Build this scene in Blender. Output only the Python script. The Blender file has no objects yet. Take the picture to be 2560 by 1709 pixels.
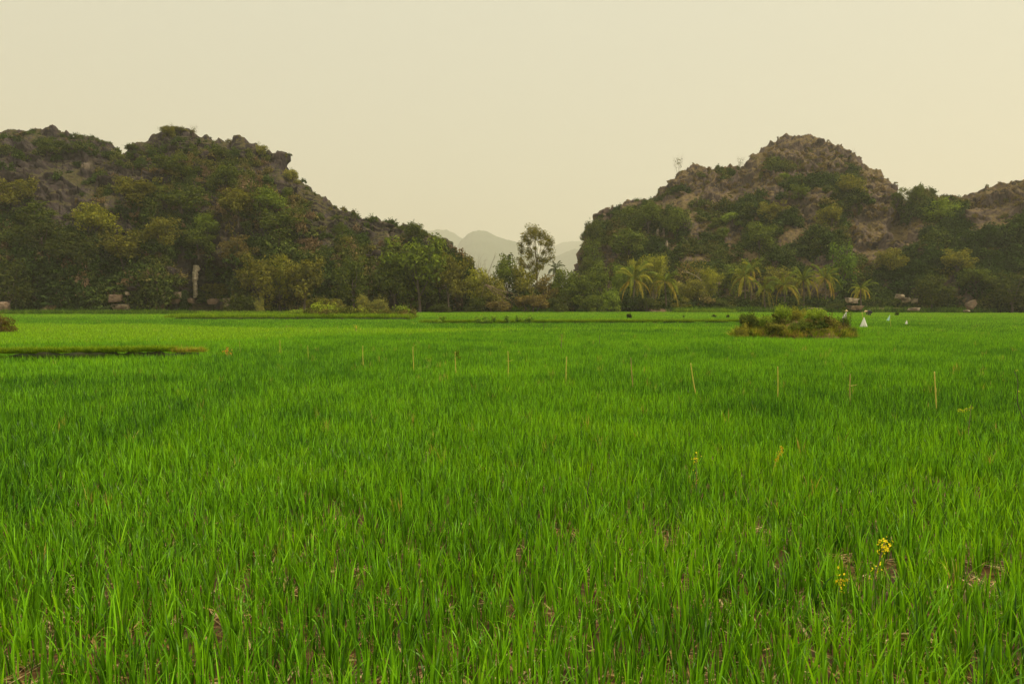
import bpy, bmesh, math, random
import numpy as np
from mathutils import Vector, Matrix

random.seed(11)
rng = np.random.default_rng(11)
SC = bpy.context.scene
COL = SC.collection
R = math.radians

# ------------------------------------------------------------------ camera
F = 2560 * 24.0 / 36.0
TILT = math.atan(94.5 / F)
CAM = np.array([0.0, 0.0, 1.54])
FW = np.array([0, math.cos(TILT), -math.sin(TILT)])
UP = np.array([0, math.sin(TILT), math.cos(TILT)])
RT = np.array([1.0, 0, 0])


def ray(px, py):
    return FW + RT * ((px - 1280) / F) - UP * ((py - 854.5) / F)


def at(px, py, Y):
    d = ray(px, py)
    return CAM + d * (Y / d[1])


def on_level(px, py, z):
    d = ray(px, py)
    return CAM + d * ((z - CAM[2]) / d[2])


def proj(P):
    D = P - CAM
    w = D @ FW
    return 1280 + F * (D @ RT) / w, 854.5 - F * (D @ UP) / w, w


# ------------------------------------------------------------------ noise
def _hash(ix, iy, iz, seed):
    h = (ix.astype(np.int64) * 374761393 + iy.astype(np.int64) * 668265263 + iz.astype(np.int64) * 2147483647 + seed * 144665) & 0xFFFFFFFF
    h = ((h ^ (h >> 13)) * 1274126177) & 0xFFFFFFFF
    h = ((h ^ (h >> 16)) * 2246822519) & 0xFFFFFFFF
    return ((h ^ (h >> 15)) & 0xFFFFFF) / float(0xFFFFFF)


def vnoise(p, seed=0):
    i = np.floor(p)
    f = p - i
    u = f * f * f * (f * (f * 6 - 15) + 10)
    i = i.astype(np.int64)
    out = 0
    for dx in (0, 1):
        for dy in (0, 1):
            for dz in (0, 1):
                w = (u[..., 0] if dx else 1 - u[..., 0]) * (u[..., 1] if dy else 1 - u[..., 1]) * (u[..., 2] if dz else 1 - u[..., 2])
                out = out + w * _hash(i[..., 0] + dx, i[..., 1] + dy, i[..., 2] + dz, seed)
    return out * 2 - 1


def fbm(p, octaves=4, seed=0, gain=0.5, lac=2.03):
    a, s, out = 1.0, 1.0, 0
    for o in range(octaves):
        out = out + a * vnoise(p * s + o * 17.3, seed + o)
        a *= gain
        s *= lac
    return out


def ridged(p, octaves=3, seed=0):
    a, s, out = 1.0, 1.0, 0
    for o in range(octaves):
        out = out + a * (1 - 2 * np.abs(vnoise(p * s + o * 9.1, seed + o)))
        a *= 0.5
        s *= 2.1
    return out


def cells(p, seed=0):
    """distance to nearest and second nearest cell point: blocky rock"""
    i = np.floor(p).astype(np.int64)
    f1 = np.full(p.shape[:-1], 9.0)
    f2 = np.full(p.shape[:-1], 9.0)
    idn = np.zeros(p.shape[:-1])
    for dx in (-1, 0, 1):
        for dy in (-1, 0, 1):
            for dz in (-1, 0, 1):
                c = i + np.array([dx, dy, dz])
                q = np.stack([c[..., k] + _hash(c[..., 0], c[..., 1], c[..., 2], seed + 31 * (k + 1)) for k in range(3)], -1)
                d = np.sqrt(((p - q) ** 2).sum(-1))
                nearer = d < f1
                f2 = np.where(nearer, f1, np.minimum(f2, d))
                idn = np.where(nearer, _hash(c[..., 0], c[..., 1], c[..., 2], seed + 7), idn)
                f1 = np.minimum(f1, d)
    return f1, f2, idn


# ------------------------------------------------------------------ mesh helpers
def mesh_np(name, V, F4, mat=None, smooth=False):
    V = np.asarray(V, dtype=np.float32)
    F4 = np.asarray(F4, dtype=np.int32)
    m = bpy.data.meshes.new(name)
    k = F4.shape[1]
    m.vertices.add(len(V))
    m.vertices.foreach_set('co', V.ravel())
    m.loops.add(F4.size)
    m.loops.foreach_set('vertex_index', F4.ravel())
    m.polygons.add(len(F4))
    m.polygons.foreach_set('loop_start', np.arange(0, F4.size, k, dtype=np.int32))
    if smooth:
        m.polygons.foreach_set('use_smooth', np.ones(len(F4), dtype=bool))
    m.update(calc_edges=True)
    if mat:
        m.materials.append(mat)
    return m


class MB:
    """collects quads"""

    def __init__(self):
        self.V, self.F, self.n = [], [], 0

    def add(self, V, F):
        V = np.asarray(V, float)
        F = np.asarray(F, int)
        self.V.append(V)
        self.F.append(F + self.n)
        self.n += len(V)

    def tube(self, path, radii, n=6, cap=True):
        path = np.asarray(path, float)
        radii = np.broadcast_to(np.asarray(radii, float), (len(path),))
        T = np.gradient(path, axis=0)
        T /= np.linalg.norm(T, axis=1)[:, None] + 1e-9
        ref = np.array([1.0, 0.13, 0.07]) if abs(T[0][0]) < 0.8 else np.array([0.1, 1, 0.05])
        A = np.cross(T, ref)
        A /= np.linalg.norm(A, axis=1)[:, None] + 1e-9
        B = np.cross(T, A)
        an = np.arange(n) * 2 * math.pi / n
        V = path[:, None, :] + radii[:, None, None] * (A[:, None, :] * np.cos(an)[None, :, None] + B[:, None, :] * np.sin(an)[None, :, None])
        V = V.reshape(-1, 3)
        Fs = []
        for i in range(len(path) - 1):
            for j in range(n):
                a, b = i * n + j, i * n + (j + 1) % n
                Fs.append((a, b, b + n, a + n))
        if cap:
            k = (len(path) - 1) * n
            for base in (0, k):
                for j in range(1, n - 2, 2):
                    Fs.append((base, base + j, base + j + 1, base + (j + 2) % n))
        self.add(V, Fs)

    def leaves(self, C, Nrm, size, aspect=0.45, droop=0.25, cup=0.12, axis=None):
        """one small rhombic leaf face per centre"""
        n = len(C)
        if n == 0:
            return
        Nrm = Nrm / (np.linalg.norm(Nrm, axis=1)[:, None] + 1e-9)
        A = rng.normal(size=(n, 3)) if axis is None else axis + 0.4 * rng.normal(size=(n, 3))
        A[:, 2] -= droop
        A -= Nrm * (A * Nrm).sum(1)[:, None]
        A /= np.linalg.norm(A, axis=1)[:, None] + 1e-9
        B = np.cross(Nrm, A)
        s = (size * rng.uniform(0.65, 1.35, n))[:, None]
        w = s * aspect
        V = np.stack([C - A * s * 0.5, C + B * w * 0.5 + Nrm * s * cup, C + A * s * 0.5 - Nrm * s * 0.1, C - B * w * 0.5 + Nrm * s * cup], 1).reshape(-1, 3)
        Fs = np.arange(4 * n).reshape(-1, 4)
        self.add(V, Fs)

    def mesh(self, name, mat, smooth=False):
        return mesh_np(name, np.concatenate(self.V), np.concatenate(self.F), mat, smooth)


def put(name, mesh, parent=None, loc=(0, 0, 0), rot=(0, 0, 0), scl=(1, 1, 1), color=None):
    o = bpy.data.objects.new(name, mesh)
    COL.objects.link(o)
    o.location, o.rotation_euler, o.scale = loc, rot, scl
    if parent is not None:
        o.parent = parent
    if color is not None:
        o.color = (*color, 1)
    return o


def tag(o, label=None, cat=None, group=None, kind=None):
    if label:
        o['label'] = label
    if cat:
        o['category'] = cat
    if group:
        o['group'] = group
    if kind:
        o['kind'] = kind
    return o


def thing(name, label, cat, loc, rz=0.0, scl=(1, 1, 1), group=None):
    o = bpy.data.objects.new(name, None)
    o.empty_display_size = 0.2
    COL.objects.link(o)
    o.location = loc
    o.rotation_euler = (0, 0, rz)
    o.scale = scl
    return tag(o, label, cat, group)


# ------------------------------------------------------------------ materials
def new_mat(name):
    m = bpy.data.materials.new(name)
    m.use_nodes = True
    nt = m.node_tree
    nt.nodes.clear()
    out = nt.nodes.new('ShaderNodeOutputMaterial')
    return m, nt, out


def N(nt, typ, **kw):
    n = nt.nodes.new(typ)
    for k, v in kw.items():
        setattr(n, k, v)
    return n


def ramp(nt, stops, interp='LINEAR'):
    r = N(nt, 'ShaderNodeValToRGB')
    r.color_ramp.interpolation = interp
    e = r.color_ramp.elements
    while len(e) < len(stops):
        e.new(0.5)
    for k, (p, c) in enumerate(stops):
        e[k].position = p
        e[k].color = (*c, 1) if len(c) == 3 else c
    return r


def mathn(nt, op, a, b=None, clamp=False):
    n = N(nt, 'ShaderNodeMath', operation=op, use_clamp=clamp)
    for k, v in enumerate((a, b)):
        if v is None:
            continue
        if isinstance(v, (int, float)):
            n.inputs[k].default_value = v
        else:
            nt.links.new(v, n.inputs[k])
    return n.outputs[0]


def mixc(nt, fac, a, b, mode='MIX'):
    n = N(nt, 'ShaderNodeMix', data_type='RGBA', blend_type=mode)
    L = nt.links
    if isinstance(fac, (int, float)):
        n.inputs[0].default_value = fac
    else:
        L.new(fac, n.inputs[0])
    for k, v in ((6, a), (7, b)):
        if isinstance(v, tuple):
            n.inputs[k].default_value = (*v, 1)
        else:
            L.new(v, n.inputs[k])
    return n.outputs[2]


def leaf_shader(nt, out, color, trans=0.35, gloss=0.0, rough=0.5, tmul=(1.25, 1.15, 0.55)):
    L = nt.links
    d = N(nt, 'ShaderNodeBsdfDiffuse')
    L.new(color, d.inputs[0])
    t = N(nt, 'ShaderNodeBsdfTranslucent')
    L.new(mixc(nt, 1.0, color, tmul, 'MULTIPLY'), t.inputs[0])
    m = N(nt, 'ShaderNodeMixShader')
    m.inputs[0].default_value = trans
    L.new(d.outputs[0], m.inputs[1])
    L.new(t.outputs[0], m.inputs[2])
    res = m.outputs[0]
    if gloss:
        g = N(nt, 'ShaderNodeBsdfGlossy')
        g.inputs['Roughness'].default_value = rough
        g.inputs['Color'].default_value = (0.9, 0.95, 0.8, 1)
        m2 = N(nt, 'ShaderNodeMixShader')
        m2.inputs[0].default_value = gloss
        L.new(res, m2.inputs[1])
        L.new(g.outputs[0], m2.inputs[2])
        res = m2.outputs[0]
    L.new(res, out.inputs[0])


def leaf_mat_object(name, trans=0.3, gloss=0.0):
    """leaf colour from the object's own tint, with variation leaf by leaf and clump by clump"""
    m, nt, out = new_mat(name)
    L = nt.links
    oi = N(nt, 'ShaderNodeObjectInfo')
    geo = N(nt, 'ShaderNodeNewGeometry')
    noi = N(nt, 'ShaderNodeTexNoise')
    noi.inputs['Scale'].default_value = 0.9
    noi.inputs['Detail'].default_value = 2
    L.new(geo.outputs['Position'], noi.inputs['Vector'])
    v = mathn(nt, 'ADD', mathn(nt, 'MULTIPLY', geo.outputs['Random Per Island'], 0.9), mathn(nt, 'MULTIPLY', noi.outputs[0], 1.5))
    r = ramp(nt, [(0.22, (0.28, 0.32, 0.34)), (0.55, (1.0, 1.0, 0.9)), (0.88, (2.3, 2.0, 1.05))])
    L.new(mathn(nt, 'MULTIPLY', v, 0.62), r.inputs[0])
    c = mixc(nt, 1.0, oi.outputs['Color'], r.outputs[0], 'MULTIPLY')
    leaf_shader(nt, out, c, trans, gloss)
    return m


def leaf_mat_scatter(name, stops, trans=0.3, gloss=0.0, spread=0.5, rough=0.5, tmul=(1.25, 1.15, 0.55), lo=0.6, hi=1.45):
    m, nt, out = new_mat(name)
    L = nt.links
    at_ = N(nt, 'ShaderNodeAttribute', attribute_type='INSTANCER', attribute_name='hue')
    geo = N(nt, 'ShaderNodeNewGeometry')
    rnd = mathn(nt, 'SUBTRACT', geo.outputs['Random Per Island'], 0.5)
    v = mathn(nt, 'ADD', at_.outputs['Fac'], mathn(nt, 'MULTIPLY', rnd, spread * 0.4))
    r = ramp(nt, stops)
    L.new(v, r.inputs[0])
    br = N(nt, 'ShaderNodeMapRange')
    br.inputs['To Min'].default_value = lo
    br.inputs['To Max'].default_value = hi
    L.new(geo.outputs['Random Per Island'], br.inputs['Value'])
    hsv = N(nt, 'ShaderNodeHueSaturation')
    L.new(r.outputs[0], hsv.inputs['Color'])
    L.new(br.outputs[0], hsv.inputs['Value'])
    leaf_shader(nt, out, hsv.outputs[0], trans, gloss, rough, tmul)
    return m


def simple_mat(name, c1, c2, scale=4.0, rough=0.9, stretch=(1, 1, 1), bump=0.0, c3=None):
    m, nt, out = new_mat(name)
    L = nt.links
    b = N(nt, 'ShaderNodeBsdfPrincipled')
    b.inputs['Roughness'].default_value = rough
    tc = N(nt, 'ShaderNodeTexCoord')
    mp = N(nt, 'ShaderNodeMapping')
    mp.inputs['Scale'].default_value = stretch
    L.new(tc.outputs['Object'], mp.inputs[0])
    n = N(nt, 'ShaderNodeTexNoise')
    n.inputs['Scale'].default_value = scale
    n.inputs['Detail'].default_value = 5
    L.new(mp.outputs[0], n.inputs['Vector'])
    st = [(0.3, c1), (0.7, c2)] if c3 is None else [(0.3, c1), (0.52, c2), (0.68, c3)]
    r = ramp(nt, st)
    L.new(n.outputs[0], r.inputs[0])
    L.new(r.outputs[0], b.inputs['Base Color'])
    if bump:
        bp = N(nt, 'ShaderNodeBump')
        bp.inputs['Strength'].default_value = bump
        L.new(n.outputs[0], bp.inputs['Height'])
        L.new(bp.outputs[0], b.inputs['Normal'])
    L.new(b.outputs[0], out.inputs[0])
    return m


def rock_hill_mat(name, rock_a, rock_b, grass_a, grass_b, strata=None, cream=(0.26, 0.2, 0.14)):
    m, nt, out = new_mat(name)
    L = nt.links
    b = N(nt, 'ShaderNodeBsdfPrincipled')
    b.inputs['Roughness'].default_value = 0.95
    b.inputs['Specular IOR Level'].default_value = 0.15
    geo = N(nt, 'ShaderNodeNewGeometry')
    mp = N(nt, 'ShaderNodeMapping')
    mp.inputs['Scale'].default_value = (1, 1, 0.45)
    L.new(geo.outputs['Position'], mp.inputs[0])

    def noise(scale, detail, vec=mp.outputs[0]):
        n = N(nt, 'ShaderNodeTexNoise')
        n.inputs['Scale'].default_value = scale
        n.inputs['Detail'].default_value = detail
        L.new(vec, n.inputs['Vector'])
        return n.outputs[0]
    n1 = noise(0.35, 6)
    n2 = noise(2.2, 4)
    r = ramp(nt, [(0.38, rock_a), (0.62, rock_b)])
    L.new(mathn(nt, 'ADD', mathn(nt, 'MULTIPLY', n1, 0.6), mathn(nt, 'MULTIPLY', n2, 0.4)), r.inputs[0])
    rock = r.outputs[0]
    n3 = noise(0.22, 5, geo.outputs['Position'])
    pale = ramp(nt, [(0.63, (0, 0, 0)), (0.7, (1, 1, 1))])
    L.new(n3, pale.inputs[0])
    rock = mixc(nt, mathn(nt, 'MULTIPLY', pale.outputs[0], 0.6), rock, cream)
    ga = ramp(nt, [(0.35, grass_a), (0.65, grass_b)])
    L.new(noise(1.4, 4, geo.outputs['Position']), ga.inputs[0])
    att = N(nt, 'ShaderNodeAttribute', attribute_name='soil')
    n4 = noise(1.1, 5, geo.outputs['Position'])
    f = mathn(nt, 'ADD', att.outputs['Fac'], mathn(nt, 'MULTIPLY', mathn(nt, 'SUBTRACT', n4, 0.5), 1.6))
    fr = ramp(nt, [(0.42, (0, 0, 0)), (0.6, (1, 1, 1))])
    L.new(f, fr.inputs[0])
    col = mixc(nt, fr.outputs[0], rock, ga.outputs[0])
    L.new(col, b.inputs['Base Color'])
    bp = N(nt, 'ShaderNodeBump')
    bp.inputs['Strength'].default_value = 0.9
    bp.inputs['Distance'].default_value = 0.35
    L.new(n2, bp.inputs['Height'])
    L.new(bp.outputs[0], b.inputs['Normal'])
    L.new(b.outputs[0], out.inputs[0])
    return m


M = {}
M['leaf'] = leaf_mat_object('tree_leaf', 0.24)
M['leaf_shiny'] = leaf_mat_object('shiny_leaf', 0.3, 0.05)
SCRUB = [(0.0, (0.030, 0.050, 0.013)), (0.3, (0.055, 0.085, 0.018)), (0.52, (0.105, 0.125, 0.024)), (0.72, (0.20, 0.145, 0.05)), (1.0, (0.19, 0.125, 0.075))]
M['scrub'] = leaf_mat_scatter('scrub_leaf', SCRUB, 0.22, lo=0.25, hi=2.1)
RICE = [(0.0, (0.042, 0.150, 0.008)), (0.44, (0.165, 0.395, 0.008)), (0.9, (0.27, 0.48, 0.006)), (1.0, (0.42, 0.35, 0.07))]
M['rice'] = leaf_mat_scatter('rice_leaf', RICE, 0.42, 0.018, 0.55, 0.4, (1.35, 1.1, 0.5), 0.42, 1.6)
GRASS = [(0.0, (0.035, 0.075, 0.014)), (0.5, (0.17, 0.29, 0.016)), (0.8, (0.34, 0.40, 0.025)), (1.0, (0.44, 0.31, 0.08))]
M['grass'] = leaf_mat_scatter('bank_grass_leaf', GRASS, 0.3)
M['litter'] = leaf_mat_scatter('dead_straw', [(0.0, (0.16, 0.085, 0.03)), (0.5, (0.34, 0.22, 0.08)), (1.0, (0.55, 0.42, 0.22))], 0.15)
M['bark'] = simple_mat('bark', (0.07, 0.05, 0.035), (0.16, 0.12, 0.085), 3, 0.95, (1, 1, 0.25), 0.4)
M['pale_bark'] = simple_mat('pale_bark', (0.2, 0.16, 0.09), (0.34, 0.27, 0.16), 3, 0.9, (1, 1, 0.25), 0.3)
M['twig'] = simple_mat('dry_twig', (0.16, 0.11, 0.06), (0.28, 0.2, 0.11), 2, 0.9)
M['palm_bark'] = simple_mat('palm_bark', (0.10, 0.07, 0.045), (0.2, 0.145, 0.1), 2, 0.95, (1, 1, 6), 0.5)
M['bamboo'] = simple_mat('dry_bamboo', (0.55, 0.43, 0.05), (0.74, 0.60, 0.10), 5, 0.55, (1, 1, 0.3))
M['bamboo_dark'] = simple_mat('stained_bamboo', (0.16, 0.11, 0.04), (0.62, 0.48, 0.08), 4, 0.7, (1, 1, 0.5))
M['soil'] = simple_mat('red_soil', (0.14, 0.075, 0.03), (0.3, 0.17, 0.07), 3, 0.95, (1, 1, 1), 0.5)
M['pale_soil'] = simple_mat('pale_dry_soil', (0.09, 0.06, 0.03), (0.30, 0.19, 0.09), 1.2, 0.95, (1, 1, 1), 0.5)
M['limestone'] = simple_mat('pale_limestone', (0.10, 0.075, 0.055), (0.30, 0.225, 0.14), 1.1, 0.9, (1, 1, 1.6), 0.6, (0.5, 0.41, 0.26))
M['cream_rock'] = simple_mat('cream_limestone', (0.20, 0.155, 0.10), (0.42, 0.34, 0.22), 1.6, 0.9, (1, 1, 2.2), 0.6, (0.62, 0.53, 0.36))
M['tan_rock'] = simple_mat('tan_rock', (0.09, 0.06, 0.04), (0.26, 0.175, 0.105), 0.9, 0.9, (1, 1, 1), 0.6)
M['cloth'] = simple_mat('white_cloth', (0.62, 0.58, 0.48), (0.82, 0.78, 0.68), 3, 0.8, (1, 1, 0.4))
M['teal_bag'] = simple_mat('pale_teal_plastic', (0.30, 0.55, 0.45), (0.5, 0.72, 0.6), 4, 0.45)
M['straw'] = simple_mat('straw', (0.5, 0.36, 0.15), (0.72, 0.55, 0.27), 12, 0.8)
M['dark_cloth'] = simple_mat('dark_cloth', (0.02, 0.018, 0.02), (0.045, 0.04, 0.042), 4, 0.9)
M['skin'] = simple_mat('skin', (0.30, 0.17, 0.10), (0.36, 0.21, 0.13), 3, 0.6)
M['hair'] = simple_mat('black_hair', (0.012, 0.01, 0.009), (0.02, 0.017, 0.015), 6, 0.6)
M['hill'] = rock_hill_mat('dark_limestone', (0.020, 0.015, 0.017), (0.088, 0.064, 0.060), (0.045, 0.045, 0.016), (0.10, 0.075, 0.033))
M['hill_dry'] = rock_hill_mat('brown_limestone', (0.040, 0.029, 0.028), (0.168, 0.118, 0.092), (0.11, 0.082, 0.032), (0.195, 0.13, 0.06))
M['far_hill'] = simple_mat('forested_far_hill', (0.03, 0.06, 0.02), (0.06, 0.10, 0.03), 0.05, 1.0)


def ground_mat():
    m, nt, out = new_mat('paddy_mud')
    L = nt.links
    b = N(nt, 'ShaderNodeBsdfPrincipled')
    geo = N(nt, 'ShaderNodeNewGeometry')
    n1 = N(nt, 'ShaderNodeTexNoise')
    n1.inputs['Scale'].default_value = 2.3
    n1.inputs['Detail'].default_value = 7
    n2 = N(nt, 'ShaderNodeTexNoise')
    n2.inputs['Scale'].default_value = 24
    n2.inputs['Detail'].default_value = 4
    for n in (n1, n2):
        L.new(geo.outputs['Position'], n.inputs['Vector'])
    r = ramp(nt, [(0.35, (0.05, 0.022, 0.006)), (0.55, (0.12, 0.055, 0.016)), (0.72, (0.26, 0.14, 0.05))])
    s = mathn(nt, 'ADD', mathn(nt, 'MULTIPLY', n1.outputs[0], 0.6), mathn(nt, 'MULTIPLY', n2.outputs[0], 0.4))
    L.new(s, r.inputs[0])
    L.new(r.outputs[0], b.inputs['Base Color'])
    rr = ramp(nt, [(0.42, (0.25, 0.25, 0.25)), (0.55, (0.8, 0.8, 0.8))])
    L.new(n1.outputs[0], rr.inputs[0])
    L.new(rr.outputs[0], b.inputs['Roughness'])
    bp = N(nt, 'ShaderNodeBump')
    bp.inputs['Strength'].default_value = 0.5
    bp.inputs['Distance'].default_value = 0.03
    L.new(s, bp.inputs['Height'])
    L.new(bp.outputs[0], b.inputs['Normal'])
    L.new(b.outputs[0], out.inputs[0])
    return m


M['mud'] = ground_mat()

# ------------------------------------------------------------------ scatter of leaf clumps (only for what nobody could count)
_groups = {}


def scatter(name, P, rot, scl, idx, hue, variants, label):
    key = variants[0].name
    if key not in _groups:
        c = bpy.data.collections.new(key + '_kinds')
        for k, me in enumerate(variants):
            o = bpy.data.objects.new(f'{me.name}_{k:02d}', me)
            c.objects.link(o)
        ng = bpy.data.node_groups.new(key + '_scatter', 'GeometryNodeTree')
        ng.interface.new_socket('Geometry', in_out='INPUT', socket_type='NodeSocketGeometry')
        ng.interface.new_socket('Geometry', in_out='OUTPUT', socket_type='NodeSocketGeometry')
        gi = ng.nodes.new('NodeGroupInput')
        go = ng.nodes.new('NodeGroupOutput')
        ci = ng.nodes.new('GeometryNodeCollectionInfo')
        ci.inputs['Collection'].default_value = c
        ci.inputs['Separate Children'].default_value = True
        ci.inputs['Reset Children'].default_value = True
        ip = ng.nodes.new('GeometryNodeInstanceOnPoints')
        ip.inputs['Pick Instance'].default_value = True

        def named(nm, t):
            a = ng.nodes.new('GeometryNodeInputNamedAttribute')
            a.data_type = t
            a.inputs['Name'].default_value = nm
            return a.outputs['Attribute']
        Lk = ng.links
        Lk.new(gi.outputs[0], ip.inputs['Points'])
        Lk.new(ci.outputs[0], ip.inputs['Instance'])
        Lk.new(named('idx', 'INT'), ip.inputs['Instance Index'])
        Lk.new(named('rot', 'FLOAT_VECTOR'), ip.inputs['Rotation'])
        Lk.new(named('scl', 'FLOAT_VECTOR'), ip.inputs['Scale'])
        Lk.new(ip.outputs[0], go.inputs[0])
        _groups[key] = ng
    n = len(P)
    me = bpy.data.meshes.new(name)
    me.vertices.add(n)
    me.vertices.foreach_set('co', np.asarray(P, np.float32).ravel())
    for nm, t, arr in (('rot', 'FLOAT_VECTOR', rot), ('scl', 'FLOAT_VECTOR', scl)):
        a = me.attributes.new(nm, t, 'POINT')
        a.data.foreach_set('vector', np.asarray(arr, np.float32).ravel())
    a = me.attributes.new('idx', 'INT', 'POINT')
    a.data.foreach_set('value', np.asarray(idx, np.int32))
    a = me.attributes.new('hue', 'FLOAT', 'POINT')
    a.data.foreach_set('value', np.asarray(hue, np.float32))
    me.update()
    o = put(name, me)
    md = o.modifiers.new('scatter', 'NODES')
    md.node_group = _groups[key]
    tag(o, label, None, None, 'stuff')
    return o


def rot_up(n, lean=0.12):
    return np.stack([rng.normal(0, lean, n), rng.normal(0, lean, n), rng.uniform(0, 6.283, n)], 1)


# ------------------------------------------------------------------ leaf clump meshes
def lobes_shell(mb, lobes, dens, size, aspect=0.5, up=0.5, droop=0.3, inner=0.35):
    for (x, y, z, r) in lobes:
        n = max(6, int(dens * r * r))
        d = rng.normal(size=(n, 3))
        d /= np.linalg.norm(d, axis=1)[:, None]
        rad = r * (inner + (1 - inner) * rng.uniform(0, 1, n) ** 0.5) * rng.uniform(0.85, 1.12, n)
        C = np.array([x, y, z]) + d * rad[:, None] * np.array([1, 1, 0.85])
        nr = d * 0.7 + np.array([0, 0, up]) + rng.normal(size=(n, 3)) * 0.45
        mb.leaves(C, nr, size, aspect, droop)


def bush_mesh(name, seed, mat, leaf=0.17, dens=560, nl=11, flat=0.75, droop=0.3):
    global rng
    keep = rng
    rng = np.random.default_rng(seed)
    mb = MB()
    lobes = []
    for k in range(nl):
        a, rr = rng.uniform(0, 6.28), rng.uniform(0, 0.72) ** 0.7
        z = rng.uniform(0.1, 1.0) * flat * math.sqrt(max(0.1, 1 - rr * rr)) + 0.12
        lobes.append((rr * math.cos(a), rr * math.sin(a), z, rng.uniform(0.2, 0.36)))
    lobes_shell(mb, lobes, dens, leaf, 0.5, 0.55, droop)
    # loose sprigs that break the outline
    for k in range(16):
        a = rng.uniform(0, 6.28)
        e = rng.uniform(0.2, 1.4)
        d = np.array([math.cos(a) * math.cos(e), math.sin(a) * math.cos(e), math.sin(e)])
        t = np.linspace(0.75, 1.12 + rng.uniform(0, 0.16), 7)[:, None]
        C = d[None] * t * np.array([0.95, 0.95, flat + 0.25]) + rng.normal(0, 0.035, (7, 3)) + np.array([0, 0, 0.1])
        mb.leaves(C, rng.normal(size=(7, 3)) + np.array([0, 0, 0.8]), leaf * 0.85, 0.45, 0.2)
    m = mb.mesh(name, mat)
    rng = keep
    return m


def drape_mesh(name, seed, mat):
    """creepers hanging in curtains over rock, about 1 wide and 2 tall, hung from z = 0"""
    global rng
    keep = rng
    rng = np.random.default_rng(seed)
    mb = MB()
    for k in range(34):
        x0, y0 = rng.uniform(-0.8, 0.8), rng.uniform(-0.35, 0.3)
        ln = rng.uniform(0.7, 2.3) * (1 - 0.35 * abs(x0))
        n = int(14 * ln)
        t = np.linspace(0, 1, n)
        C = np.stack([x0 + 0.14 * np.sin(t * 5 + k) * t, y0 - 0.25 * np.sin(t * 3), 0.25 * (1 - 0.6 * abs(x0)) - t * ln], 1) + rng.normal(0, 0.06, (n, 3))
        mb.leaves(C, rng.normal(size=(n, 3)) * 0.5 + np.array([0, -0.7, 0.6]), 0.24, 0.5, 0.9)
    m = mb.mesh(name, mat)
    rng = keep
    return m


BUSH = [bush_mesh('scrub_clump', 100 + k, M['scrub'], leaf=[0.22, 0.27, 0.2, 0.25, 0.23][k], flat=[0.8, 0.65, 0.95, 0.6, 0.8][k]) for k in range(5)]
BUSH += [drape_mesh('scrub_clump', 120 + k, M['scrub']) for k in range(3)]


# ------------------------------------------------------------------ hills
def smooth(x, a, b):
    t = np.clip((x - a) / (b - a), 0, 1)
    return t * t * (3 - 2 * t)


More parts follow.
